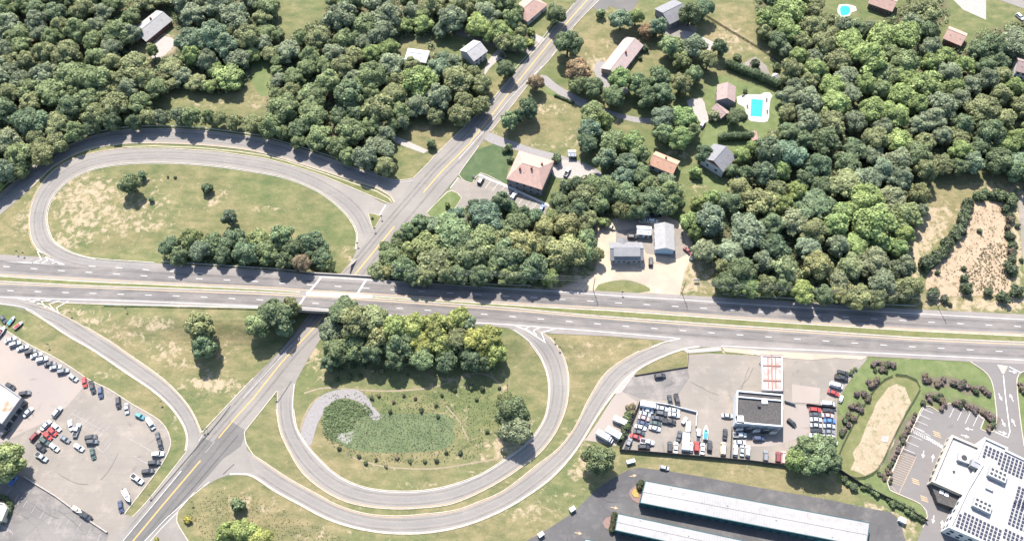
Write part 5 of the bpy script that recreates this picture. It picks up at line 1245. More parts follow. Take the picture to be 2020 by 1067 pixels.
ORD = ['first', 'second', 'third', 'fourth', 'fifth', 'sixth', 'seventh', 'eighth', 'ninth', 'tenth', 'eleventh', 'twelfth', 'thirteenth']
def row(where, group, items):
    for i, (u, v, a, k, c) in enumerate(items):
        car(u, v, a, k, c, f"{c} {KN[k]}, {ORD[i]} {where}", group)
W_ = 'cars parked in the left car lot'; S_ = 'vehicles in the repair yard'; R_ = 'vehicles round the roadside shops'; Oo = 'cars at the office building'
row('from the left in the angled row along the verge', W_, [(19.6,669.5,20,'sedan','white'),(29,678,20,'suv','silver'),(44,685.6,18,'sedan','white'),(60,694,18,'suv','black'),(71,700,18,'sedan','white'),(82.5,708.7,15,'suv','white'),(98,717,10,'sedan','dark grey'),(109,724,10,'sedan','silver'),(124,732,12,'suv','grey'),(144,744,-35,'sedan','silver'),(166,753,-82,'sedan','red'),(181.5,763,-75,'pickup','black'),(198,773.6,-86,'suv','dark blue')])
row('down the curved kerb after the gap in the row', W_, [(233,793.6,-86,'suv','black'),(249.5,805,-86,'sedan','silver'),(275.6,820,-25,'hatchback','teal'),(297,835,-58,'van','white'),(311.6,862,-75,'sedan','dark grey'),(315.6,875.6,-80,'sedan','black'),(311,895,5,'suv','white'),(304,912,4,'suv','black'),(291.5,929,8,'suv','black'),(270.5,944,-35,'pickup','white'),(237.6,998,-80,'sedan','dark blue')])
for u, v, a, k, c, l in ((20,761,-30,'sedan','black','black car parked above the rust stained showroom'),(48.5,775.7,10,'suv','black','black car just off the corner of the rust stained showroom'),(54.6,812,42,'sedan','white','white car beside the dark wall of the showroom'),(112.4,812,50,'suv','silver','silver car at the lower edge of the pink concrete apron'),
   (90,838,45,'sedan','white','white car uppermost of the loose cluster in the left lot'),(111,842,-42,'sedan','white','white car with dark windows above two red cars'),(139,838,-75,'sedan','white','narrow white car facing down near the stall lines'),(151,848,70,'pickup','silver','silver pickup beside the stall lines, left of two black cars'),
   (103,851,-40,'sedan','red','upper of two bright red cars in the left lot cluster'),(93,859,-40,'sedan','red','lower of two bright red cars in the left lot cluster'),(69,859,48,'suv','dark red','dark red car angled apart from the left lot cluster'),(127.7,865,-30,'sedan','grey','grey car in the middle of the left lot right of the red cars'),
   (87.7,870,-33,'suv','dark green','dark green car just below the two bright red cars'),(80,881.5,-38,'suv','black','black car above the long silver pickup'),(106.6,881.5,-38,'sedan','white','white car right of the black car in the cluster'),(81.7,900.6,-33,'pickup','silver','long silver pickup lowest in the left lot cluster'),
   (155,881.5,-33,'sedan','white','white car standing alone between grey car and black cars'),(179,862,8,'suv','black','upper of two black cars side by side near the stall lines'),(181.6,871,4,'suv','dark grey','lower of two dark cars side by side near the stall lines'),(182.5,894,-78,'sedan','dark green','dark car pointing down just below the two black cars'),
   (10,851,45,'suv','dark grey','dark car in the shadow below the showroom'),(24,948,50,'hatchback','blue','blue car in the shade of the tree at the left edge'),(250,977.6,-62,'boat','white','slim white boat on a trailer by the verge'),(168.7,1016.5,-32,'pickup','black','black pickup truck at the low wall towing a loaded trailer'),
   (6,629,-55,'hatchback','dark grey','dark car on the grass at the far left edge'),(22,632,50,'boat','teal','small teal covered boat standing on the grass'),(36,641,38,'boat','red','red covered boat standing on the grass'),(2,655,50,'boat','dark red','large white boat with dark cover cut by the left edge')):
    car(u, v, a, k, c, l, W_, 0.72 if (k == 'boat' and u in (22, 36)) else 1.0)
car(152, 1005, -32, 'boat', 'beige', 'small trailer carrying a yellow and pink load behind the black pickup', W_, .8)
for u, v, a, k, c, l in ((948.5,356,60,'suv','black','black car in the first bay of the office car park'),(1013.5,385.5,58,'suv','white','white car in front of the office building'),(1068,411,62,'sedan','blue','blue car in the last bay of the office car park'),(1119,339,60,'pickup','silver','silver pickup on the pale driveway behind the office building'),(1386,245,60,'suv','silver','silver car on the driveway left of the pool house')):
    car(u, v, a, k, c, l, Oo)
car(2012, 33, -40, 'suv', 'white', 'white car on the pale drive in the top right corner', 'cars near houses');
for u, v, a, k, c, l in ((1204.7,448,-15,'sedan','beige','dusty beige car at the upper left of the sandy yard'),(1247.8,467,-3,'suv','black','black car behind the shop with dormers'),(1284,516,88,'suv','black','black car between the two roadside shops'),(1271,434.7,0,'suv','white','left white car behind the white storage shed'),(1288,435.6,-3,'suv','white','right white car behind the white storage shed'),
   (1278.7,424,0,'sedan','silver','silver car in tree shade behind the sheds'),(1294,425,0,'suv','black','black car in tree shade behind the sheds'),(1367.7,502,62,'pickup','silver','silver pickup at the tree edge right of the roadside shops'),(1357,494,-40,'sedan','dark red','dark red car near the trees right of the roadside shops')):
    car(u, v, a, k, c, l, R_)
car(1302,741,8,'suv','black','black car alone at the grass edge in the upper yard',S_); car(1321.7,789,-80,'sedan','black','left one of two black cars above the barrier wall',S_); car(1335.6,789,-78,'pickup','black','right one of two black cars above the barrier wall',S_)
row('down the left column inside the barrier wall', S_, [(1280.5,799,-10,'box_truck','white'),(1278,809,-14,'sedan','white'),(1272.7,816,-14,'sedan','silver'),(1270,824,-14,'sedan','pink'),(1268,834,-16,'sedan','dark blue'),(1263.7,842,-16,'sedan','white'),(1261,852,-14,'sedan','dark grey'),(1254.7,861,-16,'sedan','red')])
row('in the middle block of packed cars inside the barrier wall', S_, [(1306,805,-12,'sedan','white'),(1330,809,-12,'sedan','white'),(1305,815,-8,'suv','dark grey'),(1330,817.6,-10,'sedan','white'),(1297,824,-10,'sedan','dark grey'),(1320,831,-10,'pickup','black'),(1293,834,-12,'sedan','dark green'),(1291.8,844,-14,'sedan','white')])
for u, v, a, k, c, l in ((1277,871,-10,'pickup','white','long white pickup low in the fenced yard'),(1270.4,881,0,'suv','black','black car in the lower left corner of the fenced yard'),(1239,875.6,66,'pickup','grey','grey truck leaning along the shrubs at the left fence'),
   (1340,858.8,76,'sedan','dark grey','dark grey car angled left of the long white bus'),(1321.5,881,88,'suv','black','black car left of the bus at the bottom fence'),(1333.4,882,88,'sedan','white','white car with dark windows beside the bus'),(1363,881,88,'hatchback','white','small white car squeezed right of the bus'),(1374.3,880,87,'suv','red','bright red car at the bottom fence'),
   (1377.7,858,87,'pickup','silver','silver pickup above the bright red car'),(1386,884.6,87,'sedan','white','white car right of the bright red car'),(1400,879,87,'suv','black','black car at the fence right of the white car'),(1435,819.4,-4,'sedan','silver','silver car left of the repair shop'),(1430.4,855.4,86,'sedan','black','black car left of the fenced pickups'),
   (1459.6,857.6,0,'pickup','white','white pickup against the lower wall of the repair shop'),(1459.6,872,0,'sedan','white','white car with dark roof below the white pickup'),(1450.6,888,85,'suv','white','left white car of the trio at the bottom fence'),(1464,888,88,'sedan','silver','silver car between two white cars at the bottom fence'),(1475,889,88,'suv','white','right white car of the trio at the bottom fence'),
   (1497,864,0,'suv','dark blue','dark blue car in the shadow of the repair shop'),(1510.6,899,88,'suv','grey','grey green car alone at the bottom fence'),(1535,901.5,88,'suv','dark red','dark red car partly under the big tree'),(1546,902.6,88,'van','pink','pale pink van partly under the big tree'),(1562,833,-40,'hatchback','black','small black car alone right of the repair shop')):
    car(u, v, a, k, c, l, S_)
car(1352.5,872,87,'trailer','white','long white bus like camper inside the fenced yard',S_,1.25); car(1357.5,841,87,'trailer','white','white camper above the long white camper',S_,.8); car(1350.7,828,55,'trailer','white','small tilted white trailer at the barrier corner',S_,.55)
car(1391.8,853,87,'boat','teal','white boat with turquoise cover in the repair yard',S_); car(1426.5,884.6,88,'van','cream','cream coloured van near the bottom fence',S_)
car(1223,829.5,-24,'trailer','white','white trailer beside the shrubs left of the fenced yard',S_); car(1193,861,-30,'box_truck','white','lower white truck on the pink pad near the round tree',S_); car(1210,854,-30,'trailer','white','large white camper beside the lower white truck',S_,1.15)
car(1244.6,909,14,'trailer','white','small white utility trailer on the dry grass strip',S_,.62); car(1311,921.8,-12,'hatchback','silver','pale silver car at the upper edge of the storage yard',S_,.9)
row('down the upper right edge of the repair yard', S_, [(1663,736,-16,'suv','black'),(1660,745,-14,'pickup','black'),(1649.6,760,-16,'van','white'),(1644,774,-20,'sedan','red')])
car(1659.7,786,70,'hatchback','white','small white car on the grass edge right of the yard',S_,.8)
row('down the left file of the tight double rows', S_, [(1608,808,-4,'suv','red'),(1609,817,-3,'sedan','dark grey'),(1610,827,-3,'sedan','white'),(1610,838.5,-4,'sedan','silver'),(1611,848.6,-3,'sedan','black'),(1609,858.5,-3,'sedan','white')])
row('down the right file of the tight double rows', S_, [(1632.7,796,-4,'van','white'),(1635,809,-4,'sedan','black'),(1633,819,-4,'sedan','pink'),(1637,829.5,-5,'sedan','blue'),(1636,840,-4,'sedan','silver'),(1635,851,-4,'sedan','grey'),(1635,861,-4,'sedan','white'),(1641,870,-20,'sedan','white')])
# small service boxes
def utility_box(u, v, rz, s, label):
    x, y = Z(u, v, .8 * s); root = empty('utility_box', (x, y, 0), rz, label, 'utility box', 'utility boxes round the storage yard')
    MB().box((0, 0, .8 * s), (2.2 * s, 1.5 * s, 1.6 * s)).build('cabinet', M['white'], root, bevel=.06); MB().box((0, 0, 1.65 * s), (2.35 * s, 1.65 * s, .1)).build('lid', M['steel'], root)
    for k in (-.55, .55): d = MB().box((k * s, -.76 * s, .8 * s), (.95 * s, .04, 1.3 * s)).build('door', M['steel'], root); MB().box((k * s * .3, -.8 * s, .8 * s), (.06, .05, .2)).build('handle', M['dark'], d)
utility_box(1129, 1004, .6, 1.0, 'white box at the left kerb of the storage yard'); utility_box(1067, 1054, .6, 1.0, 'white box near the bottom entrance of the storage yard'); utility_box(1779, 1026, -.5, 1.15, 'white box at the rounded right end of the storage yard')

# ------------------------------------------------------------------ vegetation
def leaf_quads(P, Nrm, size, rs, tilt=.9):
    """one small leaf-cluster face per point, turned roughly along the given direction"""
    n = len(P)
    nn = Nrm + rs.normal(0, tilt * .5, (n, 3)); nn /= np.linalg.norm(nn, axis=1)[:, None] + 1e-9
    t = np.cross(nn, rs.normal(0, 1, (n, 3))); t /= np.linalg.norm(t, axis=1)[:, None] + 1e-9
    b = np.cross(nn, t); s = (size * rs.uniform(.6, 1.35, n))[:, None]
    k = rs.uniform(.55, 1.0, n)[:, None]
    V = np.stack([P - t * s - b * s * k * .6, P + t * s * .3 - b * s * k, P + t * s + b * s * k * .5, P - t * s * .4 + b * s * k], 1)
    return V.reshape(-1, 3)
def ico(sub=1):
    bm = bmesh.new(); bmesh.ops.create_icosphere(bm, subdivisions=sub, radius=1); v = np.array([q.co[:] for q in bm.verts]); f = np.array([[w.index for w in q.verts] for q in bm.faces]); bm.free(); return v, f
ICO = ico(1)
def leafy_mesh(name, lobes, n_leaf, size, seed, core=.80, low=-1e9, stray=.16):
    """lobes: list of (x,y,z,r[,squash]); leaves cover the outside of the joined lobes"""
    rs = np.random.RandomState(seed); Lb = np.array([(*l[:4], l[4] if len(l) > 4 else .85) for l in lobes])
    w = Lb[:, 3] ** 2; w /= w.sum(); m = int(n_leaf * 2.4)
    idx = rs.choice(len(Lb), m, p=w); d = rs.normal(0, 1, (m, 3)); d[:, 2] += .35; d /= np.linalg.norm(d, axis=1)[:, None]
    r = Lb[idx, 3] * rs.uniform(.86, 1.06, m) * (1 + (rs.rand(m) < stray) * rs.uniform(.0, .22, m))
    P = Lb[idx, :3] + d * r[:, None] * np.stack([np.ones(m), np.ones(m), Lb[idx, 4]], 1)
    keep = P[:, 2] > low
    for j, l in enumerate(Lb):
        q = (P - l[:3]) / np.array([1, 1, l[4]]); keep &= ~((np.linalg.norm(q, axis=1) < l[3] * .80) & (idx != j))
    P, d, idx = P[keep][:n_leaf], d[keep][:n_leaf], idx[keep][:n_leaf]
    V = leaf_quads(P, d, np.full(len(P), size), rs); F = np.arange(len(V)).reshape(-1, 4)
    tone_l = rs.uniform(.25, .75, len(Lb)); tv = np.repeat(np.clip(tone_l[idx] + rs.uniform(-.36, .36, len(idx)), 0, 1), 4)
    vs, fs, tn = [V], F.tolist(), [tv]; k = len(V)
    if core:
        for j, l in enumerate(Lb):
            v = ICO[0] * (1 + rs.uniform(-.12, .12, (len(ICO[0]), 1))) * np.array([1, 1, l[4]]) * l[3] * core + l[:3]
            vs.append(v); fs += (ICO[1] + k).tolist(); k += len(v); tn.append(np.full(len(v), tone_l[j]))
    co = np.vstack(vs); me = bpy.data.meshes.new(name); me.from_pydata(co.tolist(), [], fs); me.update()
    a = me.attributes.new('tone', 'FLOAT', 'POINT'); a.data.foreach_set('value', np.concatenate(tn).astype(np.float32))
    me.materials.append(M['leaf']); return me
def crown_lobes(seed, R, H, base, n=15):
    """a broad uneven dome of boughs: radius R, height H, underside at base"""
    rs = np.random.RandomState(seed); out = [(rs.uniform(-.1, .1) * R, rs.uniform(-.1, .1) * R, base + H * .52, R * .60, .9)]
    for i in range(n):
        a = 2.399 * i + rs.uniform(-.4, .4); t = (i + .5) / n; rr = R * (math.sqrt(t)) * rs.uniform(.62, .86); z = base + H * (.78 - .50 * (rr / R) ** 1.6) * rs.uniform(.80, 1.14)
        out.append((rr * math.cos(a), rr * math.sin(a), z, R * rs.uniform(.13, .36), rs.uniform(.8, 1.25)))
    for i in range(5):
        a = rs.uniform(0, 6.28); out.append((R * .5 * math.cos(a), R * .5 * math.sin(a), base + H * rs.uniform(.16, .3), R * rs.uniform(.28, .36), .8))
    return out
NV = 14
CROWN = [leafy_mesh('crown', crown_lobes(11 + i, 5.0 * (1 + .06 * math.sin(i * 2.1)), 8.4 + (i % 3) * .8, 1.9, 24 + i % 8), 4200, .29, 100 + i) for i in range(NV)]
SMALL = [leafy_mesh('crown', crown_lobes(61 + i, 2.4, 4.0, .35, 9), 1100, .26, 200 + i) for i in range(4)]
def trunk_mesh(seed, h, r, spread):
    rs = np.random.RandomState(seed); mb = MB(); mb.tube([(0, 0, -.4), (.08, 0, h * .35), (0, .1, h * .7), (.05, 0, h)], [r * 1.25, r, r * .75, r * .35], 8)
    for i in range(5):
        a = i * 1.26 + rs.uniform(-.3, .3); z = h * rs.uniform(.38, .6)
        mb.tube([(0, 0, z), (math.cos(a) * spread * .45, math.sin(a) * spread * .45, z + h * .18), (math.cos(a) * spread, math.sin(a) * spread, z + h * .3)], [r * .5, r * .32, r * .12], 6)
    return mb.mesh('trunk')
TRUNK = [trunk_mesh(i, 7.2, .34, 3.0) for i in range(3)]; TRUNK_S = trunk_mesh(9, 2.9, .14, 1.2)
TC = {'mid green': (.172, .208, .092), 'dark green': (.122, .158, .080), 'olive green': (.202, .214, .098), 'bluish green': (.145, .190, .115), 'bright green': (.205, .255, .090), 'yellow green': (.265, .285, .09), 'grey green': (.180, .206, .122), 'rusty brown': (.24, .17, .10)}
RNG = random.Random(5)
NT = [0]
def tree(u, v, r, colour, label, group=None, small=False, hs=1.0, name=None, zc=None):
    """u, v: middle of the crown in the photograph; r: crown radius in metres"""
    s = r / (2.4 if small else 5.0); zs = (s ** .6 if not small else s ** .8) * hs
    zc = zc if zc is not None else (2.2 if small else 6.6) * zs
    x, y, z = hit(u, v, h_g, zc)
    k = NT[0]; NT[0] += 1
    root = empty(name or ('small_tree' if small else 'broadleaf_tree'), (x, y, z), RNG.uniform(0, 6.28), label, 'tree', group)
    root.scale = (s * RNG.uniform(.93, 1.07), s * RNG.uniform(.93, 1.07), zs * RNG.uniform(.9, 1.1))
    c = link('crown', (SMALL[k % 4] if small else CROWN[(k * 5) % NV]), None, root); t = link('trunk', TRUNK_S if small else TRUNK[k % 3], M['bark'], root)
    b = TC[colour]; j = RNG.uniform(.78, 1.22); h = RNG.uniform(-.09, .09)
    c.color = (b[0] * j * (1 + h), b[1] * j, b[2] * j * (1 - h), 1)
    return root
# single trees and clumps one can tell apart --------------------------------------------------
for u, v, r, c, l, sm in (
  (255,362,5.0,'dark green','larger dark tree alone in the upper left loop field',0),(281,346,2.6,'dark green','small dark tree touching the larger one in the upper left loop field',1),(409,372,3.0,'dark green','small round dark tree in the middle of the upper left loop field',1),(298,393,1.5,'dark green','tiny pointed tree below the dark pair in the upper left loop field',1),
  (452,428,4.0,'grey green','grey green tree standing just above the tree row in the loop field',0),
  (396,645,7.2,'olive green','large olive tree alone in the lower left triangle',0),(402,684,5.6,'dark green','dark tree just below the large olive tree in the lower left triangle',0),
  (540,618,8.0,'dark green','large dark tree left of the bridge underpass',0),(508,640,6.0,'mid green','tree on the left flank of the large dark tree by the underpass',0),(560,640,5.0,'dark green','dark tree overhanging the avenue below the bridge',0),(575,605,4.4,'olive green','olive tree at the left corner of the bridge',0),
  (1012,815,7.0,'dark green','large dark tree inside the lower loop at its right bend',0),(1018,840,6.8,'grey green','grey green tree below the dark tree at the loop bend',0),(1000,795,4.6,'mid green','smaller tree at the top of the clump at the loop bend',0),
  (1181,905,6.6,'dark green','round green tree beside the white trailers',0),(1588,885,6.0,'mid green','left tree over the lower corner of the repair yard',0),(1622,890,7.2,'dark green','largest tree over the lower right corner of the repair yard',0),(1570,905,4.5,'bright green','low tree at the left foot of the repair yard trees',0),(1605,910,5.6,'mid green','lower middle tree of the repair yard trees',0),(1640,915,4.6,'dark green','rightmost tree of the repair yard trees at the long fence',0),
  (15,905,7.5,'mid green','large tree cut by the left edge above the cracked parking lot',0),(-8,925,7.0,'mid green','tree behind the large one at the left edge',0),
  (470,996,3.2,'dark green','round dark shrub like tree on the dry grass at the bottom',1),(480,1045,5.5,'bright green','pale bright green tree at the bottom edge',0),(445,1050,4.0,'bright green','smaller pale green tree at the bottom edge',0),(515,1062,4.5,'yellow green','yellowish tree right of the pale trees at the bottom edge',0),
  (996,136,4.8,'dark green','round dark tree on the lawn island between path and avenue',0),(851,283,2.9,'dark green','small dark round tree at the end of the pale driveway',1),
  (1097,28,6.2,'dark green','dark tree close to the avenue at the top',0),(1120,88,7.6,'dark green','broad dark dome shaped tree right of the avenue',0),(1140,138,6.6,'rusty brown','rusty brown tree below the broad dome shaped tree',0),(1056,162,4.4,'rusty brown','small rusty tree on the right kerb of the avenue',0),
  (1040,213,5.6,'dark green','dark tree on the dry lawn right of the avenue',0),(1004,240,5.0,'mid green','tree at the lower left of the dry square lawn',0),(1020,228,4.0,'dark green','small tree between two trees on the dry lawn',0),(1004,290,2.4,'dark green','small dark upright tree left of the office roof',1),
  (1098,312,3.0,'dark green','small dark tree at the upper right corner of the office roof',1),(1030,352,2.8,'rusty brown','small brownish tree in front of the office wall',1),
  (1010,40,6.0,'mid green','green tree left of the hipped cottage at the top',0),(985,62,6.6,'bright green','bright tree above the shaded side street',0),(945,45,6.4,'yellow green','yellow green tree above the middle of the side street',0),(1048,62,2.6,'bright green','small bright tree beside the cottage drive',1),(1047,85,2.4,'yellow green','small yellowish tree beside the avenue near the cottage',1),
  (1225,38,6.2,'bluish green','bluish tree right of the avenue near the top',0),(1255,33,4.6,'bright green','brighter tree beside the bluish tree near the top',0),(1275,60,4.0,'rusty brown','reddish brown tree above the ranch house',0),(1184,27,2.8,'mid green','small tree at the kerb near the top of the avenue',1),
  (1298,52,5.4,'bluish green','bluish tree left of the shaded grey house',0),(1325,90,6.8,'mid green','large tree on the left of the clump above the mauve roofed house',0),(1368,92,6.8,'grey green','grey green tree right of the shaded patio',0),(1345,118,5.4,'mid green','mid green tree in the clump below the patio',0),(1398,118,5.6,'olive green','olive tree left of the long hedge',0),(1420,95,4.4,'dark green','dark tree at the upper end of the long hedge',0),(1362,30,6.2,'dark green','dark tree over the shaded grey house',0),(1390,18,5.6,'dark green','dark tree at the top left of the open lawn',0),
  (1143,162,5.6,'mid green','tree at the left end of the row above the curved drive',0),(1172,172,5.8,'dark green','second tree of the row above the curved drive',0),(1225,158,6.4,'bright green','bright tree touching the lower corner of the ranch house',0),(1258,165,5.4,'mid green','tree right of the ranch house corner tree',0),(1212,188,5.8,'mid green','tree in the middle of the row above the curved drive',0),(1300,150,7.0,'mid green','tall tree between ranch house and mauve roofed house',0),(1305,184,6.4,'dark green','dark tree below the tall tree of the same clump',0),(1345,165,6.0,'olive green','olive tree left of the pool yard',0),(1276,190,5.4,'dark green','dark tree over the bend of the curved drive',0),(1370,145,5.0,'mid green','small crowned tree above the pool yard path',0),
  (1170,220,6.8,'mid green','tree on the right side of the dry square lawn',0),(1163,252,6.4,'bluish green','bluish tree on the right side of the dry square lawn',0),(1190,240,5.0,'bright green','brighter tree next to the bluish one',0),(1158,282,5.0,'dark green','dark tree at the lower right of the dry square lawn',0),(1208,275,6.2,'mid green','left tree of the group below the curved drive',0),(1248,278,6.4,'bright green','bright tree of the group below the curved drive',0),(1262,302,5.0,'mid green','tree just above the orange roof, left',0),
  (1310,232,6.6,'grey green','pale tree above the yard between two houses',0),(1350,232,7.0,'bright green','bright tree left of the pool house drive',0),(1340,268,6.4,'bright green','bright tree above the gap between two houses',0),(1310,262,5.4,'mid green','tree above the orange roof, right',0),(1366,258,4.6,'mid green','tree below the pool house drive',0),
  (1196,312,5.2,'bluish green','bluish tree above the right end of the gravel drive',0),(1236,322,6.2,'bluish green','bluish tree left of the orange roof',0),(1262,340,6.0,'mid green','tree at the lower left of the orange roof',0),(1372,340,3.4,'bright green','small bright tree on the lawn below the grey house',1),
  (1410,229,3.4,'grey green','small pointed tree left of the garage',1),(1455,229,4.8,'dark green','dark round tree right of the garage',0),
  (906,628,5.4,'yellow green','yellow green tree at the highway edge',0),(918,635,4.6,'grey green','grey domed tree at the highway edge inside the loop',0),
  (920,448,3.0,'mid green','small tree at the office car park edge',1),(883,405,1.6,'bright green','small round shrub on the grass island by the office entrance',1),
  (1085,545,4.4,'bright green','bright low tree left of the short driveway',0),
  (1192,437,3.2,'bright green','small bright tree at the upper left of the sandy yard',1)):
    tree(u, v, r, c, l, 'trees standing apart from the woods', bool(sm))
for u, v, r, c, l in ((300,100,3.6,'mid green','tree just below the patio of the long house in the top left woods'),(258,66,5.6,'grey green','tree covering the upper left corner of the long house in the top left woods'),(1390,300,4.2,'dark green','small tree left of the grey roofed two storey house'),(1445,335,3.6,'mid green','small tree at the lower right wall of the grey roofed house')):
    tree(u, v, r, c, l, 'trees standing apart from the woods')
# tree row inside the upper left loop
row_nw = [(333,485,5.6,'dark green'),(352,505,4.4,'dark green'),(375,475,5.6,'mid green'),(395,495,5.0,'grey green'),(418,480,5.6,'mid green'),(440,498,5.0,'dark green'),(462,475,6.6,'dark green'),(485,500,6.0,'dark green'),(510,470,5.4,'mid green'),(530,495,6.2,'mid green'),(556,470,6.2,'mid green'),(580,495,5.6,'dark green'),(610,480,6.6,'dark green'),(632,508,5.4,'dark green'),(596,518,4.4,'rusty brown'),(560,512,4.6,'dark green'),(645,522,3.8,'mid green')]
for i, (u, v, r, c) in enumerate(row_nw): tree(u, v, r, c, f"{c} tree, {['leftmost','second','third','fourth','fifth','sixth','seventh','eighth','ninth','tenth','eleventh','twelfth','thirteenth','fourteenth','fifteenth','sixteenth','last'][i]} along the tree row between loop field and highway", 'tree row between loop field and highway')
# belt below the highway right of the bridge
belt = [(680,612,6.6,'dark green'),(655,650,6.2,'grey green'),(665,690,6.0,'dark green'),(700,635,7.4,'olive green'),(700,680,6.6,'mid green'),(735,625,6.4,'olive green'),(745,660,7.0,'olive green'),(735,695,5.8,'dark green'),(780,645,6.2,'yellow green'),(785,680,6.6,'dark green'),(815,640,6.2,'yellow green'),(825,670,6.6,'yellow green'),(860,640,6.4,'yellow green'),(865,675,6.4,'yellow green'),(835,705,5.4,'mid green'),(880,710,5.4,'dark green'),(900,670,6.0,'olive green'),(940,675,6.4,'yellow green'),(930,705,5.6,'dark green'),(970,665,5.8,'yellow green'),(975,695,5.2,'bright green'),(650,715,4.4,'dark green'),(780,712,4.6,'dark green'),(955,715,4.0,'dark green')]
for i, (u, v, r, c) in enumerate(belt):
    w = 'upper' if v < 655 else ('middle' if v < 692 else 'lower'); q = 'left' if u < 740 else ('central' if u < 850 else 'right')
    tree(u, v, r, c, f"{c} tree in the {w} {q} belt between bridge and loop", 'tree belt between bridge and loop ramp')
print('single trees', NT[0])
# the three big woods --------------------------------------------------------------------------
bigs = [(u, v) for o in () for u, v in ()]
REST = []
def woods(wi, where, cols, spacing, seed, clump):
    rg = random.Random(seed); W = WOODS[wi]; us = [p[0] for p in W]; vs = [p[1] for p in W]; got = []; n = 0
    for _ in range(26000):
        u = rg.uniform(max(min(us), -35), min(max(us), 2050)); v = rg.uniform(max(min(vs), -12), max(vs))
        if not inside(W, u, v) or any(inside(c, u, v) for c in CLEAR): continue
        r = rg.choice((5.6, 6.6, 7.4, 8.2, 9.0))
        ru = r * 4.3 * .62; rv = ru * .8
        if not all(inside(W, u + ru * a, v + rv * b) or v + rv * b < -12 or u + ru * a < -30 or u + ru * a > 2030 for a, b in ((1, 0), (-1, 0), (0, 1), (0, -1))): r *= .68
        if any(inside(c, u + ru * a, v + rv * b) for c in CLEAR for a, b in ((1, 0), (-1, 0), (0, 1), (0, -1), (.7, .7), (-.7, .7), (.7, -.7), (-.7, -.7))):
            continue
        x, y, z = hit(u, v, h_g, 7.5)
        if any(math.hypot(x - a, y - b) < (r + c) * spacing for a, b, c in got): continue
        if any(math.hypot(x - t[0], y - t[1]) < 6 for t in SINGLE): continue
        got.append((x, y, r)); f = rg.random()
        k = int((math.sin(u * .013 + seed) + math.sin(v * .021 + seed * 2) + rg.uniform(-1, 1) * 1.2 + 3.2) / 6.4 * len(cols)) % len(cols)
        big = 'broad' if r > 7 else ('middling' if r > 5 else 'narrow')
        near = any(inside(c, u + a, v + b) for c in CLEAR for a, b in ((0, 40), (0, 55), (-12, 45), (-25, 25)))
        hsc = .74 if near else 1.0
        REST.append((u, v, r, cols[k], f"{big} {cols[k]} tree {clump(u, v)} {where}", 'trees of ' + where, hsc * rg.uniform(.85, 1.12)))
    return len(got)
SINGLE = [(o.location.x, o.location.y) for o in bpy.data.objects if o.get('category') == 'tree']
def c1(u, v):
    if u < 260: return ('at the top edge' if v < 110 else ('in mid' if v < 220 else 'by the ramp')) + ' left,'
    if u < 535: return ('above the long house' if v < 60 else ('above the clearing' if v < 205 else 'below the clearing')) + ' of'
    if u < 700: return ('above' if v < 90 else ('right of' if v < 190 else 'lower right of')) + ' the clearing,'
    return ('near the side street' if v < 90 else ('close to the avenue' if u > 850 else ('near the white tent' if v < 180 else 'near the pale driveway'))) + ','
def c2(u, v):
    return ('upper' if v < 150 else ('middle' if v < 350 else 'highway side')) + (' left in' if u < 1640 else (' centre in' if u < 1840 else ' right in'))
def c3(u, v): return ('left' if u < 930 else ('centre' if u < 1090 else 'right')) + (' near highway in' if v > 480 else ' near office in')
n1 = woods(0, 'the upper left wood', ['mid green','dark green','olive green','mid green','grey green','olive green','bright green','bluish green'], .66, 3, c1)
n3 = woods(2, 'the wood below the office', ['dark green','bluish green','dark green','mid green','olive green','mid green'], .56, 5, c3)
n2 = woods(1, 'the upper right wood', ['mid green','bright green','bright green','grey green','olive green','dark green','bright green','bluish green'], .66, 7, c2)
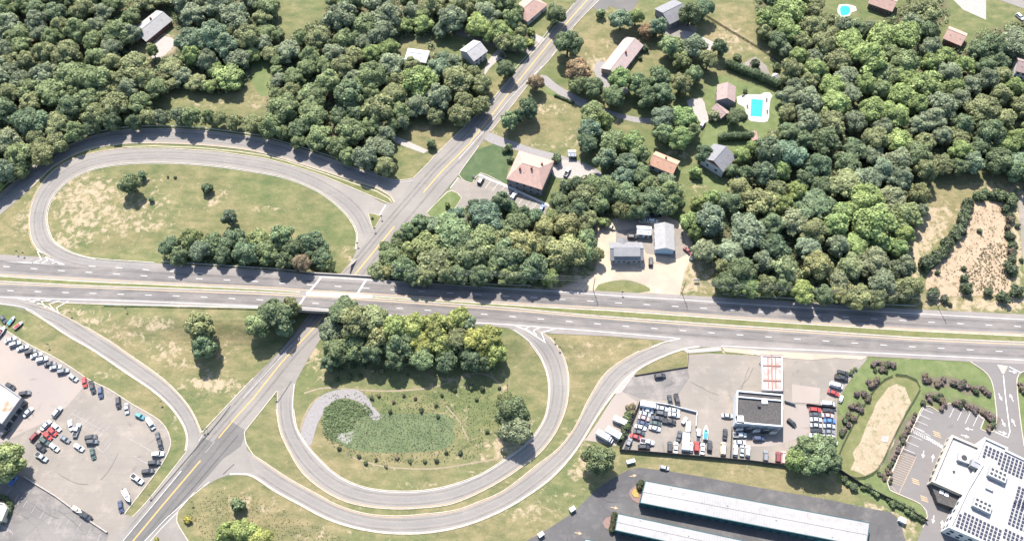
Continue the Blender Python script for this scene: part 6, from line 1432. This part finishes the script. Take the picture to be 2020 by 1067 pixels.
# the nearest and largest 300 trees stand as things of their own; the far remainder of the woods is one mass
REST.sort(key=lambda q: -(q[1] + q[2] * 22)); keep = 296 - NT[0]
for u, v, r, c, l, g, hs in REST[:keep]: tree(u, v, r, c, l, g, hs=hs)
def far_woods(items):
    data = []
    for me in CROWN:
        n = len(me.vertices); co = np.empty(n * 3, np.float32); me.vertices.foreach_get('co', co); tn = np.empty(n, np.float32); me.attributes['tone'].data.foreach_get('value', tn)
        lv = np.empty(len(me.loops), np.int32); me.loops.foreach_get('vertex_index', lv); ls = np.empty(len(me.polygons), np.int32); me.polygons.foreach_get('loop_start', ls); data.append((co.reshape(-1, 3), tn, lv, ls))
    C_, T_, V_, S_, K_ = [], [], [], [], []; nv = nl = 0
    for i, (u, v, r, c, l, g, hs) in enumerate(items):
        co, tn, lv, ls = data[(i * 5) % NV]; s = r / 5.0; zs = s ** .6 * hs; x, y, z = hit(u, v, h_g, 6.6 * zs); a = RNG.uniform(0, 6.28)
        R = np.array([[math.cos(a), -math.sin(a)], [math.sin(a), math.cos(a)]]); q = co.copy(); q[:, :2] = (co[:, :2] @ R.T) * s + (x, y); q[:, 2] = co[:, 2] * zs + z
        b = np.array(TC[c]) * RNG.uniform(.86, 1.14); C_.append(q); T_.append(tn); K_.append(np.tile(np.array([*b, 1], np.float32), (len(co), 1))); V_.append(lv + nv); S_.append(ls + nl); nv += len(co); nl += len(lv)
    me = bpy.data.meshes.new('far_woods'); me.vertices.add(nv); me.vertices.foreach_set('co', np.vstack(C_).astype(np.float32).ravel()); me.loops.add(nl); me.loops.foreach_set('vertex_index', np.concatenate(V_)); S = np.concatenate(S_)
    me.polygons.add(len(S)); me.polygons.foreach_set('loop_start', S); me.update(calc_edges=True)
    me.attributes.new('tone', 'FLOAT', 'POINT').data.foreach_set('value', np.concatenate(T_)); me.attributes.new('tint', 'FLOAT_COLOR', 'POINT').data.foreach_set('color', np.vstack(K_).ravel())
    me.materials.append(M['leaf_mixed']); tag(link('far_woods', me), 'far upper part of the woods where crowns merge into one mass', 'woods', kind='stuff')
far_woods(REST[keep:])
print('wood trees', n1, n2, n3, 'single', NT[0], 'rest', len(REST) - keep)
# undergrowth: nobody could count it ------------------------------------------------------------
def undergrowth():
    rg = random.Random(2); rs = np.random.RandomState(3); Ps, Ns, Ss, Tn = [], [], [], []
    regions = [(w, CLEAR, 3.3) for w in WOODS]
    pts = []
    for W in WOODS:
        us = [p[0] for p in W]; vs = [p[1] for p in W]
        for _ in range(int((max(us) - min(us)) * (max(vs) - min(vs)) / 130)):
            u = rg.uniform(max(min(us), -30), min(max(us), 2050)); v = rg.uniform(max(min(vs), -15), max(vs))
            if in_woods(u, v) and inside(W, u, v) : pts.append((u, v, rg.uniform(1.0, 2.9)))
    for u, v in [(rg.uniform(640, 985), rg.uniform(690, 722)) for _ in range(90)] + [(rg.uniform(320, 650), rg.uniform(490, 520)) for _ in range(90)]: pts.append((u, v, rg.uniform(.8, 1.6)))
    for u, v, r in pts:
        x, y = G(u, v); n = 34; d = rs.normal(0, 1, (n, 3)); d[:, 2] = abs(d[:, 2]) + .1; d /= np.linalg.norm(d, axis=1)[:, None]
        Ps.append(np.array([x, y, float(h_g(x, y))]) + d * r * np.array([1, 1, .8])); Ns.append(d); Ss.append(np.full(n, .42)); Tn.append(np.repeat(np.clip(rs.uniform(.1, .9) + rs.uniform(-.2, .2, n), 0, 1), 4))
    P = np.vstack(Ps); V = leaf_quads(P, np.vstack(Ns), np.concatenate(Ss), rs)
    me = bpy.data.meshes.new('undergrowth'); me.from_pydata(V.tolist(), [], np.arange(len(V)).reshape(-1, 4).tolist()); me.update()
    a = me.attributes.new('tone', 'FLOAT', 'POINT'); a.data.foreach_set('value', np.concatenate(Tn).astype(np.float32)); me.materials.append(M['leaf'])
    o = link('undergrowth', me); o.color = (.17, .205, .10, 1); tag(o, 'leafy undergrowth covering the floor of the woods', 'undergrowth', kind='stuff'); print('undergrowth clumps', len(pts))
undergrowth()
# rank growth in the drainage basin
def tufts(name, poly, n, size, hgt, colour, label, seed, cat):
    rg = random.Random(seed); rs = np.random.RandomState(seed); us = [p[0] for p in poly]; vs = [p[1] for p in poly]; Ps, Ns, T = [], [], []
    while len(Ps) < n:
        u, v = rg.uniform(min(us), max(us)), rg.uniform(min(vs), max(vs))
        if not inside(poly, u, v): continue
        x, y = G(u, v); k = 7; d = rs.normal(0, 1, (k, 3)); d[:, 2] = abs(d[:, 2]) + .4; d /= np.linalg.norm(d, axis=1)[:, None]
        Ps.append(np.array([x, y, float(h_g(x, y)) + .1]) + d * hgt * rg.uniform(.5, 1.3)); Ns.append(d); T.append(np.repeat(np.full(k, rg.uniform(.1, .9)), 4))
    V = leaf_quads(np.vstack(Ps), np.vstack(Ns), np.full(len(Ps) * 7, size), rs)
    me = bpy.data.meshes.new(name); me.from_pydata(V.tolist(), [], np.arange(len(V)).reshape(-1, 4).tolist()); me.update()
    a = me.attributes.new('tone', 'FLOAT', 'POINT'); a.data.foreach_set('value', np.concatenate(T).astype(np.float32)); me.materials.append(M['leaf'])
    o = link(name, me); o.color = (*colour, 1); tag(o, label, cat, kind='stuff')
tufts('reeds', [(700,822),(735,816),(800,818),(880,820),(893,850),(882,878),(840,888),(770,891),(720,888),(690,876),(700,850)], 900, .12, .14, (.14, .165, .09), 'dense grey green reeds filling the floor of the basin inside the loop', 4, 'reeds')
tufts('scrub', [(640,805),(660,790),(690,787),(725,800),(740,815),(705,822),(696,845),(668,855),(660,875),(640,860),(634,830)], 1000, .17, .5, (.135, .175, .08), 'bushy green scrub round the pale rocks inside the loop', 5, 'scrub')
tufts('scrub', [(1890,560),(1935,500),(1950,480),(1985,480),(1990,550),(1985,575),(1930,578)], 500, .18, .32, (.12, .105, .06), 'low brown scrub in the lower right of the dry sandy basin', 6, 'scrub')
tufts('weeds', [(640,780),(720,772),(800,775),(870,770),(960,742),(985,790),(985,850),(940,900),(860,915),(760,915),(690,900),(640,870)], 1500, .14, .16, (.135, .145, .075), 'ragged weeds on the slopes of the hollow inside the loop', 14, 'weeds')
tufts('weeds', [(420,965),(520,985),(640,1045),(700,1067),(520,1067),(400,1067),(370,1010)], 700, .13, .12, (.17, .15, .08), 'dry weeds on the verge at the bottom, right of the avenue', 15, 'weeds')
# shrubs, one by one ------------------------------------------------------------------------------
SHR = []
for i in range(5):
    rs_ = random.Random(i); SHR.append(leafy_mesh('foliage', [(0, 0, .55, .62, .85)] + [(rs_.uniform(-.45, .45), rs_.uniform(-.45, .45), rs_.uniform(.35, .8), rs_.uniform(.3, .45), .9) for _ in range(5)], 260, .14, 300 + i))
STEM = MB().tube([(0, 0, -.1), (0, 0, .6)], [.06, .03], 5).mesh('stem')
SC_ = {'dark green': (.07, .088, .048), 'green': (.11, .14, .065), 'purple brown': (.17, .125, .12), 'brown': (.15, .115, .08), 'straw': (.24, .20, .12), 'yellow': (.30, .26, .06)}
def shrub(u, v, s, colour, label, group, hs=1.0):
    x, y = G(u, v); root = empty('shrub', (x, y, float(h_g(x, y))), RNG.uniform(0, 6.28), label, 'shrub', group); s *= RNG.uniform(.85, 1.15)
    root.scale = (s, s, s * hs); c = link('foliage', SHR[RNG.randrange(5)], None, root); link('stem', STEM, M['bark'], root); c.color = (*SC_[colour], 1)
def along(px, n, s, colours, label, group, jit=2.0, hs=1.0):
    q = catmull(px, False, 3); Ls = [0]
    for a, b in zip(q, q[1:]): Ls.append(Ls[-1] + math.hypot(b[0] - a[0], b[1] - a[1]))
    for i in range(n):
        t = Ls[-1] * (i + .5) / n; k = min(next((j for j, l in enumerate(Ls) if l >= t), len(q) - 1), len(q) - 1)
        u, v = q[k]; c = colours[RNG.randrange(len(colours))]; shrub(u + RNG.uniform(-jit, jit), v + RNG.uniform(-jit, jit), s, c, f'{c} {label}', group, hs)
PB = ['purple brown', 'dark green', 'purple brown', 'brown']
along([(1722,716),(1740,720),(1758,718)], 7, 1.55, PB, 'shrub in the bed above the bare drainage basin', 'shrub beds of the hotel', 5); along([(1725,728),(1745,730)], 6, 1.3, PB, 'shrub in the bed above the bare drainage basin', 'shrub beds of the hotel', 4)
along([(1712,752),(1725,762),(1732,755)], 7, 1.55, PB, 'shrub at the upper left of the bare drainage basin', 'shrub beds of the hotel', 5); along([(1690,780),(1705,778),(1712,790)], 7, 1.55, PB, 'shrub at the left side of the bare drainage basin', 'shrub beds of the hotel', 5)
along([(1674,805),(1690,802),(1700,812)], 7, 1.55, PB, 'shrub left of the bare drainage basin, middle', 'shrub beds of the hotel', 5); along([(1668,838),(1672,822),(1680,830)], 6, 1.55, PB, 'shrub left of the bare drainage basin, low', 'shrub beds of the hotel', 5); along([(1658,858),(1665,848)], 5, 1.3, PB, 'shrub at the lower left of the bare drainage basin', 'shrub beds of the hotel', 4)
along([(1818,735),(1825,748),(1845,755),(1870,752),(1890,758),(1905,768),(1935,770),(1948,778)], 27, 1.5, PB, 'shrub in the curving bed on the hotel lawn', 'shrub beds of the hotel', 6)
along([(1900,748),(1898,758)], 4, 1.2, PB, 'shrub in the upper branch of the curving bed', 'shrub beds of the hotel', 3)
along([(1822,795),(1835,785),(1850,782),(1862,790),(1858,805)], 12, 1.6, PB, 'shrub at the upper left corner of the hotel car park', 'shrub beds of the hotel', 6)
along([(1875,793),(1900,800),(1930,812),(1950,822),(1962,830),(1950,845)], 18, 1.5, PB, 'shrub along the upper kerb of the hotel car park', 'shrub beds of the hotel', 5)
along([(1808,812),(1800,830),(1790,848),(1780,868),(1770,890),(1760,910),(1750,930)], 17, 1.1, PB, 'shrub along the left kerb of the hotel car park', 'shrub beds of the hotel', 2)
along([(1785,852),(1782,862)], 5, 1.2, PB, 'shrub in the rounded bed by the hotel bays', 'shrub beds of the hotel', 4); along([(1735,928),(1742,945),(1752,935),(1755,948)], 10, 1.0, PB, 'shrub in the bed round the small round stone', 'shrub beds of the hotel', 4)
along([(1655,945),(1690,965)], 5, 1.7, ['green', 'dark green'], 'shrub on grass by the long dark fence, upper part', 'shrubs by the long dark fence', 4); along([(1695,958),(1728,972)], 5, 1.6, ['green'], 'shrub inside the long dark fence, middle part', 'shrubs by the long dark fence', 4); along([(1745,985),(1820,1025)], 13, 1.7, ['dark green', 'green'], 'shrub inside the long dark fence, lower part', 'shrubs by the long dark fence', 3)
along([(2012,758),(2018,770),(2022,775)], 6, 1.55, PB, 'shrub at the right edge beside the hotel drive', 'shrub beds of the hotel', 3)
along([(1915,398),(1900,425),(1890,455),(1870,480),(1850,505),(1830,520)], 19, 3.2, ['dark green', 'dark green', 'brown', 'green'], 'bush on the left rim of the dry sandy basin', 'bushes round the dry sandy basin', 4)
along([(1918,392),(1935,388),(1960,388),(1985,395),(1990,405)], 11, 3.2, ['dark green', 'green'], 'bush on the top rim of the dry sandy basin', 'bushes round the dry sandy basin', 5); along([(1982,412),(1988,440),(1990,480),(1996,520),(1994,545)], 12, 2.5, ['dark green', 'brown'], 'bush on the right rim of the dry sandy basin', 'bushes round the dry sandy basin', 4)
for u, v, s, l in ((1820,525,4.6,'large dark bush at the lower left corner of the dry sandy basin'),(1838,582,3.6,'left bush along the bottom of the dry sandy basin'),(1860,592,2.4,'low bush right of the left bottom bush by the dry sandy basin'),(1902,575,3.9,'tall bush in the bottom middle of the dry sandy basin'),(1900,552,2.8,'bush above the tall bottom bush of the dry sandy basin'),(1947,578,3.0,'bush near the bottom right of the dry sandy basin'),(1972,590,4.0,'broad bush at the bottom right of the dry sandy basin'),(2002,580,3.4,'bush at the lower right corner of the dry sandy basin'),(1990,535,3.6,'bush low on the right rim of the dry sandy basin'),
                (1930,457,1.8,'small bush in the upper sand of the basin'),(1885,475,1.5,'small bush at the left in the sand of the basin'),(1902,462,1.4,'second small bush in the upper sand of the basin'),(1900,532,1.7,'small bush in the middle sand of the basin'),(1848,540,1.6,'small bush in the lower left sand of the basin'),(2004,448,1.6,'small bush outside the right rim of the basin'),(2014,515,1.6,'small bush between basin and right hand car park'),(1872,602,1.5,'small dark bush at the highway below the basin')):
    shrub(u, v, s, 'dark green', l, 'bushes round the dry sandy basin')
tufts('dry_tufts', [(1916,402),(1960,398),(1982,410),(1986,470),(1950,500),(1900,560),(1840,570),(1850,520),(1880,475),(1900,440)], 190, .15, .38, (.11, .085, .055), 'brown tufts scattered over the pale sand of the dry basin', 9, 'tufts')
for i, (u, v, s, c) in enumerate(((653,733,1.7,'dark green'),(673,731,1.5,'dark green'),(700,725,1.5,'dark green'),(720,723,1.6,'dark green'),(666,748,1.7,'dark green'),(692,744,1.7,'dark green'),(711,741,1.6,'dark green'),(782,726,1.6,'straw'),(753,735,1.4,'straw'),(735,733,1.3,'straw'),(805,740,1.2,'dark green'),
   (733,785,1.4,'dark green'),(747,780,1.2,'brown'),(770,812,1.6,'dark green'),(776,793,1.3,'brown'),(797,780,1.3,'brown'),(820,786,1.4,'brown'),(831,808,1.6,'dark green'),(861,798,1.6,'green'),(864,822,1.5,'dark green'),(872,780,1.4,'dark green'),(898,770,1.3,'dark green'),(929,765,1.8,'green'),(952,768,1.9,'dark green'),(940,788,1.5,'green'),(962,850,1.6,'green'),(988,830,1.2,'green'),
   (669,885,1.5,'dark green'),(709,900,1.5,'dark green'),(722,913,1.4,'green'),(742,906,1.3,'brown'),(761,918,1.3,'straw'),(783,902,1.5,'straw'),(808,908,1.3,'green'),(838,910,1.2,'green'),(861,909,1.5,'dark green'),(881,893,1.5,'dark green'),(908,894,1.5,'dark green'),(985,765,1.3,'green'),
   (332,350,1.0,'dark green'),(346,351,1.0,'dark green'),(735,432,1.2,'dark green'))):
    if u < 600: l = ('left' if i == 39 else 'right') + ' of two tiny dark shrubs near the top of the loop field'
    elif v < 500: l = 'tiny dark shrub on the small triangular traffic island'
    elif v < 752: l = f'{c} young shrub, {"left" if u < 690 else ("middle" if u < 730 else "right")} in planting below tree belt, {"upper" if v < 734 else "lower"} row'
    elif v < 860: l = f'{c} young shrub above the reeds, by the {"curved track" if u < 780 else ("middle" if u < 880 else "right end")}'
    else: l = f'{c} young shrub on the slope below the basin reeds, {"left" if u < 730 else ("middle" if u < 830 else "right")} part'
    shrub(u, v, s * .82, c, l, 'young shrubs inside the lower loop')
shrub(373, 1026, 2.0, 'yellow', 'yellow green shrub in the round bed near the bottom of the avenue', 'ornamental shrubs', 1.0); shrub(310, 1064, 1.4, 'yellow', 'yellow shrub at the bottom edge beside the avenue', 'ornamental shrubs')
for u, v, s, l in ((1286,72,2.6,'pale shrub at the upper right end of the ranch house'),(1263,68,2.0,'shrub touching the top corner of the ranch house'),(1272,100,2.4,'dark shrub on the right side of the ranch house'),(1263,118,1.8,'small dark shrub further down the ranch house side'),(1222,128,3.0,'brownish bush against the ranch house wall'),(995,300,2.0,'shrub beside the left corner of the office roof'),(1005,318,2.2,'shrub against the office wall'),(896,62,2.2,'shrub near the white sided house'),(1488,132,3.2,'dark bush in the middle of the grey patio'),(1452,118,3.0,'bush left of the grey patio'),(1530,136,3.0,'bush at the right of the grey patio'),(990,112,1.8,'shrub beside the curved garden path'),(1470,182,1.6,'shrub between hedge and pool deck')):
    shrub(u, v, s, 'green' if 'dark' not in l else 'dark green', l, 'shrubs round the houses')
along([(1248,800),(1243,815),(1238,830),(1232,845),(1226,860)], 12, 2.0, ['green', 'dark green', 'straw'], 'bush along the left fence of the repair yard', 'bushes along the repair yard fence', 4)
along([(1652,745),(1672,738),(1690,728)], 6, 1.2, ['green'], 'shrub at the upper right kerb of the repair yard', 'shrubs along the upper right kerb', 3)
# hedges
def hedge(px, w, h, label, colour=(.075, .105, .05), seed=1, n=None, hf=h_g):
    q = densify([G(u, v) for u, v in px], False, w * .45); o = q[len(q) // 2]; rs = random.Random(seed); lob = []
    for p in q:
        for z in (h * .35, h * .68): lob.append((p[0] - o[0] + rs.uniform(-.12, .12), p[1] - o[1] + rs.uniform(-.12, .12), z, w * .5 * rs.uniform(.88, 1.1), 1.0))
    root = empty('hedge', (o[0], o[1], 0), 0, label, 'hedge'); me = leafy_mesh('foliage', lob, n or len(q) * 110, .2, seed, .86, .05)
    c = link('foliage', me, None, root); c.color = (*colour, 1)
    MB().tube([(q[0][0] - o[0], q[0][1] - o[1], .3), (0, 0, .35), (q[-1][0] - o[0], q[-1][1] - o[1], .3)], .12, 5).build('stem', M['bark'], root)
hedge([(1436,133),(1470,146),(1505,160),(1532,172)], 4.2, 4.6, 'long dark clipped hedge sloping above the pool yard', seed=21)
hedge([(1419,276),(1440,275),(1462,274),(1480,273)], 3.8, 4.0, 'short dark hedge between grey roofed house and pool house', seed=22)
hedge([(-10,978),(14,984),(24,996),(20,1012),(8,1028)], 1.8, 1.6, 'clipped hedge wrapped round the building at the lower left edge', seed=23)
hedge([(1264,952),(1260,962)], 2.2, 1.8, 'short clipped hedge at the end of the longest storage row', (.05, .055, .025), seed=24); hedge([(1212,1016),(1206,1046)], 2.0, 1.8, 'short clipped hedge at the end of the second storage row', (.05, .055, .025), seed=25)
hedge([(1095,190),(1112,196),(1130,204)], 1.2, .9, 'low flower hedge along the upper edge of the dry square lawn', seed=26)

# things that would share a label get their order counted from the left as well
seen = {}
for o in list(bpy.data.objects):
    if o.parent is None and o.get('label') and o.get('kind') is None: seen.setdefault(o['label'], []).append(o)
for lab, os_ in seen.items():
    if len(os_) > 1:
        os_.sort(key=lambda o: topx(*o.location)[0])
        for i, o in enumerate(os_):
            n = i + 1; sfx = 'th' if 10 < n % 100 < 14 else {1: 'st', 2: 'nd', 3: 'rd'}.get(n % 10, 'th')
            o['label'] = f"{lab.replace(', ', ' ')}, {n}{sfx} from left"
for o in bpy.data.objects:
    if len(str(o.get('label', '')).split()) > 16: print('LONG', o.name, o['label'])
